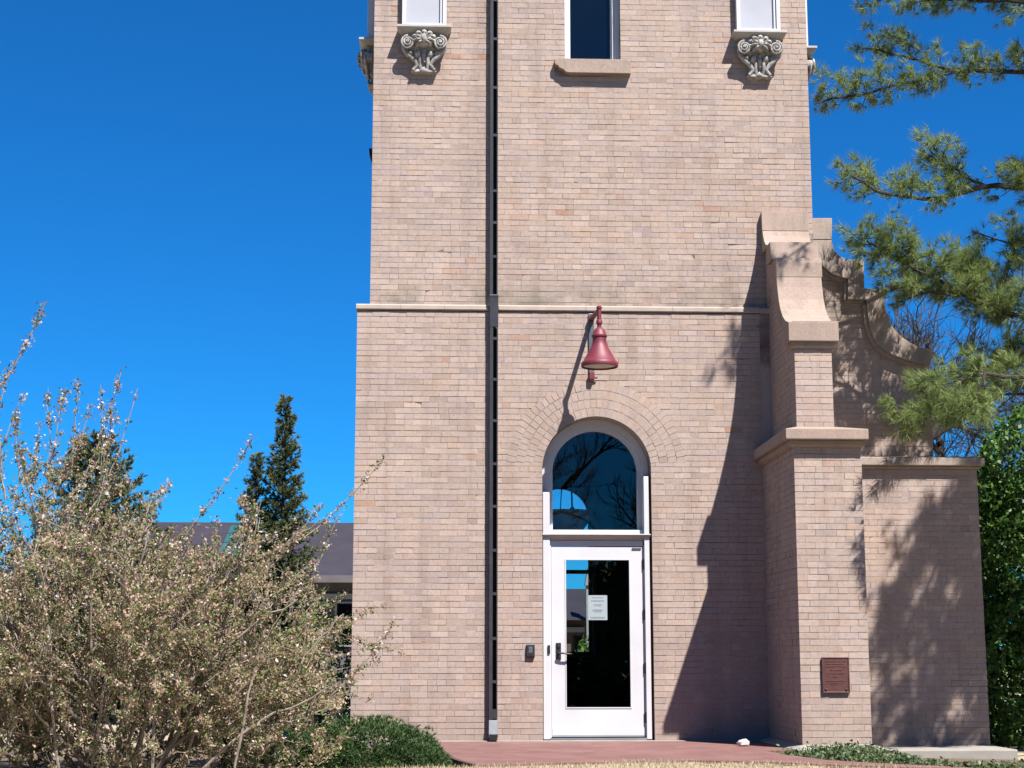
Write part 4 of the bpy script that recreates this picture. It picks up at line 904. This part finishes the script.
# small leaf bunches along the twigs
def bunch(C, n, spread, size, aspect, up=.3):
    C = np.repeat(C, n, 0) + nr.normal(size=(len(C) * n, 3)) * spread; return leaves(C, size, aspect, up=up)
LC = LC[nr.random(len(LC)) < .66]; sel = nr.random(len(LC)); tight = LC[sel < .72]
_a1 = bunch(tight, 15, .0165, .0225, .62); _a2 = bunch(LC[sel >= .72], 6, .024, .033, .5); V, F = cat([_a1, _a2]); np_mesh("foliage", V, F, M['berry'], shrub)
top = LC[(LC[:, 2] > 1.6)]; pick = top[nr.random(len(top)) < .10]; low_ = LC[nr.random(len(LC)) < .004]
BCa = np.concatenate([np.array(BC), pick, low_]); V, F = bunch(BCa, 5, .013, .026, .75); np_mesh("blossom", V, F, M['petal'], shrub)
w.build("stems", M['bark_shrub'], shrub)

# ------------------------------------------------------------------ yew, bushes, ground cover
def shell_bush(name, label, cat_, blobs, mat, tuft, seed, woodm, n_per, leafy=None, group=None):
    global nr
    nr = np.random.default_rng(seed); t = thing(name, label, cat_, group=group); w = MB(); parts = []
    for (cx, cy, cz, rx, ry, rz) in blobs:
        n = int(n_per * (rx * ry + rx * rz + ry * rz)); d = rand_dirs(n); d[:, 2] = np.abs(d[:, 2]) * .96 - .12 if leafy is None else d[:, 2]
        k = nr.uniform(.72, 1.0, n) ** .6
        k *= 1 + .10 * np.sin(7 * d[:, 0] + cx * 9) * np.cos(6 * d[:, 2] + 5 * d[:, 1]) + .06 * np.sin(15 * d[:, 1] + 11 * d[:, 0])
        C = np.array([cx, cy, cz]) + d * k[:, None] * np.array([rx, ry, rz])
        if leafy is None: parts.append(needles(C, d * .7 + np.array([0, 0, .35]), tuft[0], tuft[1], tuft[2], .75))
        else: parts.append(leaves(C, leafy, .6, up=.2))
        for j in range(9):
            e = d[j] * np.array([rx, ry, rz]) * .85; w.tube([(cx, cy, cz - rz * .6), (cx + e[0] * .5, cy + e[1] * .5, cz + abs(e[2]) * .3 - rz * .1), (cx + e[0], cy + e[1], cz + e[2])], [.02, .012, .005], 5)
    V, F = cat(parts); np_mesh("foliage", V, F, mat, t); w.build("stems", woodm, t)
shell_bush("yew_bush", "low rounded dark green yew bush at the corner of the red walk", "bush",
           [(-1.42, -3.25, .02, .70, .5, .43), (-1.85, -3.1, -.02, .45, .45, .33), (-1.02, -3.35, -.05, .36, .38, .27), (-2.3, -3.2, -.05, .4, .4, .28)], M['yew'], (7, .045, .009), 51, M['bark_bare'], 4200)
shell_bush("juniper_bush", "dark green juniper mass behind and under the twiggy shrub", "bush",
           [(-4.2, -3.3, .55, .8, .5, .85), (-3.2, -3.2, .45, .7, .5, .85), (-2.5, -3.1, .35, .5, .5, .75), (-5.2, -3.4, .6, .8, .6, 1.0)], M['yew'], (7, .06, .012), 56, M['bark_bare'], 1800)
shell_bush("leafy_bush", "green leafy bush against the tower's left foot, behind the shrub", "bush",
           [(-2.12, .75, .55, .36, .45, .95), (-2.6, 1.1, .45, .55, .5, .8), (-3.3, 1.4, .35, .6, .5, .65)], M['bush'], None, 52, M['bark_bare'], 2300, leafy=.055)
shell_bush("holly_tree", "tall dense glossy green broadleaf tree beyond the low wall's right end", "tree",
           [(6.9, 2.9, .8, .95, .9, 1.2), (7.2, 3.1, 2.2, 1.05, .9, 1.2), (7.1, 3.2, 3.3, .8, .8, .95), (6.6, 3.4, 1.9, .6, .7, 1.1), (8.3, 3.2, 1.7, 1.0, .9, 2.0), (6.45, 3.3, 2.95, .4, .5, .5), (6.35, 3.2, .6, .5, .5, .9), (8.0, 4.4, 1.5, 1.8, .8, 2.2)], M['bush'], None, 53, M['bark_bare'], 2300, leafy=.082)
shell_bush("laurel_bush", "green bush outside the rear window, seen through the glass door", "bush",
           [(1.85, 10.5, .35, .42, .5, .95)], M['bush'], None, 54, M['bark_bare'], 1200, leafy=.09)
# ground cover in the bed at the buttress foot
nr = np.random.default_rng(61); pts = []
poly = np.array([(2.42, -2.0), (2.46, -2.6), (2.66, -3.4), (3.08, -3.92), (3.75, -4.7), (5.0, -4.9), (6.2, -4.9), (6.3, -.5), (3.66, -.42), (3.66, -1.9), (2.72, -1.9)])
def inside(p):
    c = False; n = len(poly)
    for i in range(n):
        a, b = poly[i], poly[i - 1]
        if (a[1] > p[1]) != (b[1] > p[1]) and p[0] < (b[0] - a[0]) * (p[1] - a[1]) / (b[1] - a[1]) + a[0]: c = not c
    return c
while len(pts) < 11000:
    p = (nr.uniform(2.3, 6.3), nr.uniform(-4.95, -.4))
    if inside(p) and (p[0] < 3.45 or p[1] < -1.75):
        hh = .05 + .04 * math.sin(p[0] * 3.1 + p[1] * 2.3) * math.cos(p[1] * 4) - max(0, min((p[0] - 3.3) / 1.2, 1)) * .10
        edge = 1.0 if p[0] > 2.75 else .6
        pts.append((p[0], p[1], -.03 + nr.uniform(.15, 1) * (max(hh, .0) + .05) * edge - max(0, min((p[0] - 3.2) / .7, 1)) * .125 * max(0, min((p[1] + 4.4) / 1.6, 1))))
C = np.repeat(np.array(pts), 3, 0) + nr.normal(size=(len(pts) * 3, 3)) * .02
V, F = leaves(C, .036, .6, up=.4); tag(np_mesh("ground_cover", V, F, M['ivy']), "low creeping green ground cover below the buttress", None, kind="stuff")
# dry grass along the front edge of the walk and the mulch
nr = np.random.default_rng(62); B = []
fe = np.array([(-2.6, -4.9), (-.45, -3.98)] + front + [(4.2, -4.9), (5.4, -5.0), (6.5, -5.0)])
n = 26000; px = nr.uniform(-2.6, 6.5, n); ey = np.interp(px, fe[:, 0], fe[:, 1]); py_ = ey - np.abs(nr.normal(size=n)) * .75 + .05
pz = np.array([gz(a, b) for a, b in zip(px, py_)]); tall = nr.uniform(.012, .045, n) * (1 + .4 * np.sin(px * 5) * np.sin(py_ * 4)); base = np.stack([px, py_, pz], 1)
dv = np.stack([nr.normal(size=n) * .45, nr.normal(size=n) * .45, np.ones(n)], 1); dv /= np.linalg.norm(dv, axis=1, keepdims=True); sd = rand_dirs(n); sd[:, 2] = 0
V = np.stack([base - sd * .004, base + sd * .004, base + dv * tall[:, None]], 1).reshape(-1, 3); V2 = V.copy()
tag(np_mesh("grass", V, np.arange(3 * n).reshape(n, 3), M['dry']), "dry straw coloured grass along the walk", None, kind="stuff")
C = np.stack([nr.uniform(-2.6, -.55, 900), nr.uniform(-4.6, -1.0, 900), np.full(900, -.005)], 1); C = C[C[:, 0] < -.72]
V, F = leaves(C, .05, .5); tag(np_mesh("litter", V, F, M['berry']), "dead leaves on the mulch", None, kind="stuff")

# ------------------------------------------------------------------ bare trees
def bare_tree(name, label, x, y, h, seed, r=.16, spread=.75, depth=5, zb=-.5, first=.3, group=None, kids=3, l2=(.36, .5)):
    global nr
    nr = np.random.default_rng(seed); w = MB(); tw = MB(); t = thing(name, label, "tree", group=group)
    def br(p, d, L, r, k):
        n = 5; pts = [np.array(p)]; dd = d / np.linalg.norm(d)
        for i in range(n): dd = dd + nr.normal(size=3) * .15 + np.array([0, 0, .04]); dd /= np.linalg.norm(dd); pts.append(pts[-1] + dd * L / n)
        (w if k > depth - 2 else tw).tube([tuple(q) for q in pts], list(np.linspace(r, r * .62, n + 1)), 7 if k > 2 else 4)
        if k == 0: return
        for j in range(kids if k > 1 else 5):
            i = n if j == 0 else int(nr.integers(2, n + 1)); s = rand_dirs(1)[0]; ax = pts[i] - pts[i - 1]; ax /= np.linalg.norm(ax); s -= ax * s.dot(ax)
            br(pts[i], ax * (1.0 if j else 1.2) + s / np.linalg.norm(s) * spread * (1 if j else .4), L * (nr.uniform(.6, .82) if k < depth else nr.uniform(*l2)), r * (.66 if j == 0 else .52), k - 1)
    br((x, y, zb), np.array([.05, 0, 1.0]), h * first, r, depth)
    w.build("trunk", M['bark_bare'], t); tw.build("crown", M['bark_bare'], t)
bare_tree("bare_tree", "leafless dark tree with crooked twigs standing behind the low wall's cap", 6.7, 6.3, 7.0, 78, .15, .95, 6, -.2, .50, kids=4, l2=(.42, .6))

# ------------------------------------------------------------------ far buildings
bl = thing("low_building", "long low grey building with dark sloping roof and teal skylight, behind the shrub", "building")
m = MB(); m.box(-10.1, -.1, 26.4, 34.4, -.3, 3.0); m.build("wall", M['wallgrey'], bl)
m = MB(); m.extrude([(25.6, 3.08), (25.6, 2.96), (35.2, 2.96), (35.2, 3.08), (30.4, 4.93)], YZ, -10.3, .1); rf = m.build("roof", M['roof'], bl)
m = MB(); m.box(-10.3, .1, 25.55, 25.6, 2.93, 3.12); m.build("fascia", M['wallgrey'], rf)
m = MB(); m.extrude([(26.3, 3.62), (28.6, 4.50), (28.6, 4.72), (26.3, 3.78)], YZ, -6.85, -5.7); sk = m.build("skylight", M['teal'], rf)
for k in range(4):
    m = MB(); y = 26.3 + k * .75; zz = 3.78 + (y - 26.3) * .409; m.box(-6.87, -5.68, y, y + .04, zz, zz + .025); m.build("glazing_bar", M['roof'], sk)
m = MB(); m.box(-6.9, -5.65, 26.1, 26.29, 3.3, 3.70); m.build("kerb_upstand", M['wallgrey'], sk)
m = MB(); m.extrude([(-7.7, 2.95), (-6.1, 3.75), (-4.5, 2.95)], XZ, 25.3, 27.5); gb = m.build("gable_roof", M['roof'], bl)
m = MB(); m.strip([(-7.8, 2.92), (-6.1, 3.78), (-4.4, 2.92)], [(-7.6, 2.90), (-6.1, 3.62), (-4.6, 2.90)], XZ, 25.2, 25.3); m.build("bargeboard", M['wallgrey'], gb)
for x in (-9.4, -7.9, -6.4, -4.9, -3.7, -2.2):
    m = MB(); m.box(x, x + 1.0, 26.33, 26.40, 1.25, 2.45); wd = m.build("window", M['white_trim'], bl)
    m = MB(); m.box(x + .06, x + .94, 26.31, 26.335, 1.31, 2.39); m.build("pane", M['glass_dark'], wd)
m = MB(); m.box(-10.1, -.1, 26.30, 26.39, 2.52, 2.66); m.build("band_course", M['white_trim'], bl)

hs = thing("brick_house", "brown brick house with dark hipped roof, seen through the glass door", "house")
m = MB(); m.box(.0, 4.6, 18, 23, -.3, 1.75); m.build("wall", M['rust'], hs)
m = MB(); m.loft([(-.3, 4.9, 17.7, 23.3, 1.75), (.9, 3.6, 19.8, 20.8, 2.52)]); m.build("roof", M['roof'], hs)
m = MB(); m.box(2.36, 2.46, 17.55, 17.7, -.3, 2.5); m.extrude([(2.33, 2.5), (2.49, 2.5), (2.40, 2.88)], XZ, 17.5, 17.72); m.build("chimney", M['white_trim'], hs)
m = MB(); m.box(-.05, 2.35, 17.9, 18.0, 1.49, 1.60); m.build("band_course", M['white_trim'], hs)
m = MB(); m.box(2.1, 2.3, 17.92, 18.0, .9, 1.4); m.build("window", M['glass_dark'], hs)
shell_bush("added_dark_hedge", "tall dark hedge added out of view to darken the lower door glass", "hedge",
           [(-22 + 3.1 * i, -35 + .5 * math.sin(i * 2.1), 1.3, 2.2, 1.4, 3.0 + .5 * math.sin(i * 1.7)) for i in range(17)], M['spruce'], None, 55, M['bark_bare'], 330, leafy=.42)  # unseen hedge, added so the lower door glass mirrors something dark
for i, (x, y, h) in enumerate(((-13, -27, 15), (-20, -24, 16), (-27, -29, 17), (17.5, -31, 14), (25, -27, 16), (33, -25, 16), (-33, -18, 16))):  # unseen evergreens added to cut the sky's blue fill on the walls
    shell_bush("added_evergreen", "tall dark evergreen added out of view to block low blue skylight", "tree",
               [(x, y, h * .22, 4.2, 3.4, h * .26), (x, y, h * .5, 3.2, 2.8, h * .26), (x, y, h * .78, 1.9, 1.7, h * .24)], M['spruce'], None, 90 + i, M['bark_bare'], 55, leafy=.75, group="evergreens added to block low sky")
# leafless trees of the lawn behind the photographer, mirrored in the glass
for i, (x, y, s) in enumerate(((4.8, -38, 81), (1.2, -43, 82), (8.5, -41, 83), (12.5, -47, 84))):
    bare_tree("bare_tree", "leafless tree across the lawn, mirrored in the arched transom glass", x, y, 15, s, .34, .7, 6, -.9, .40, "bare trees across the lawn")
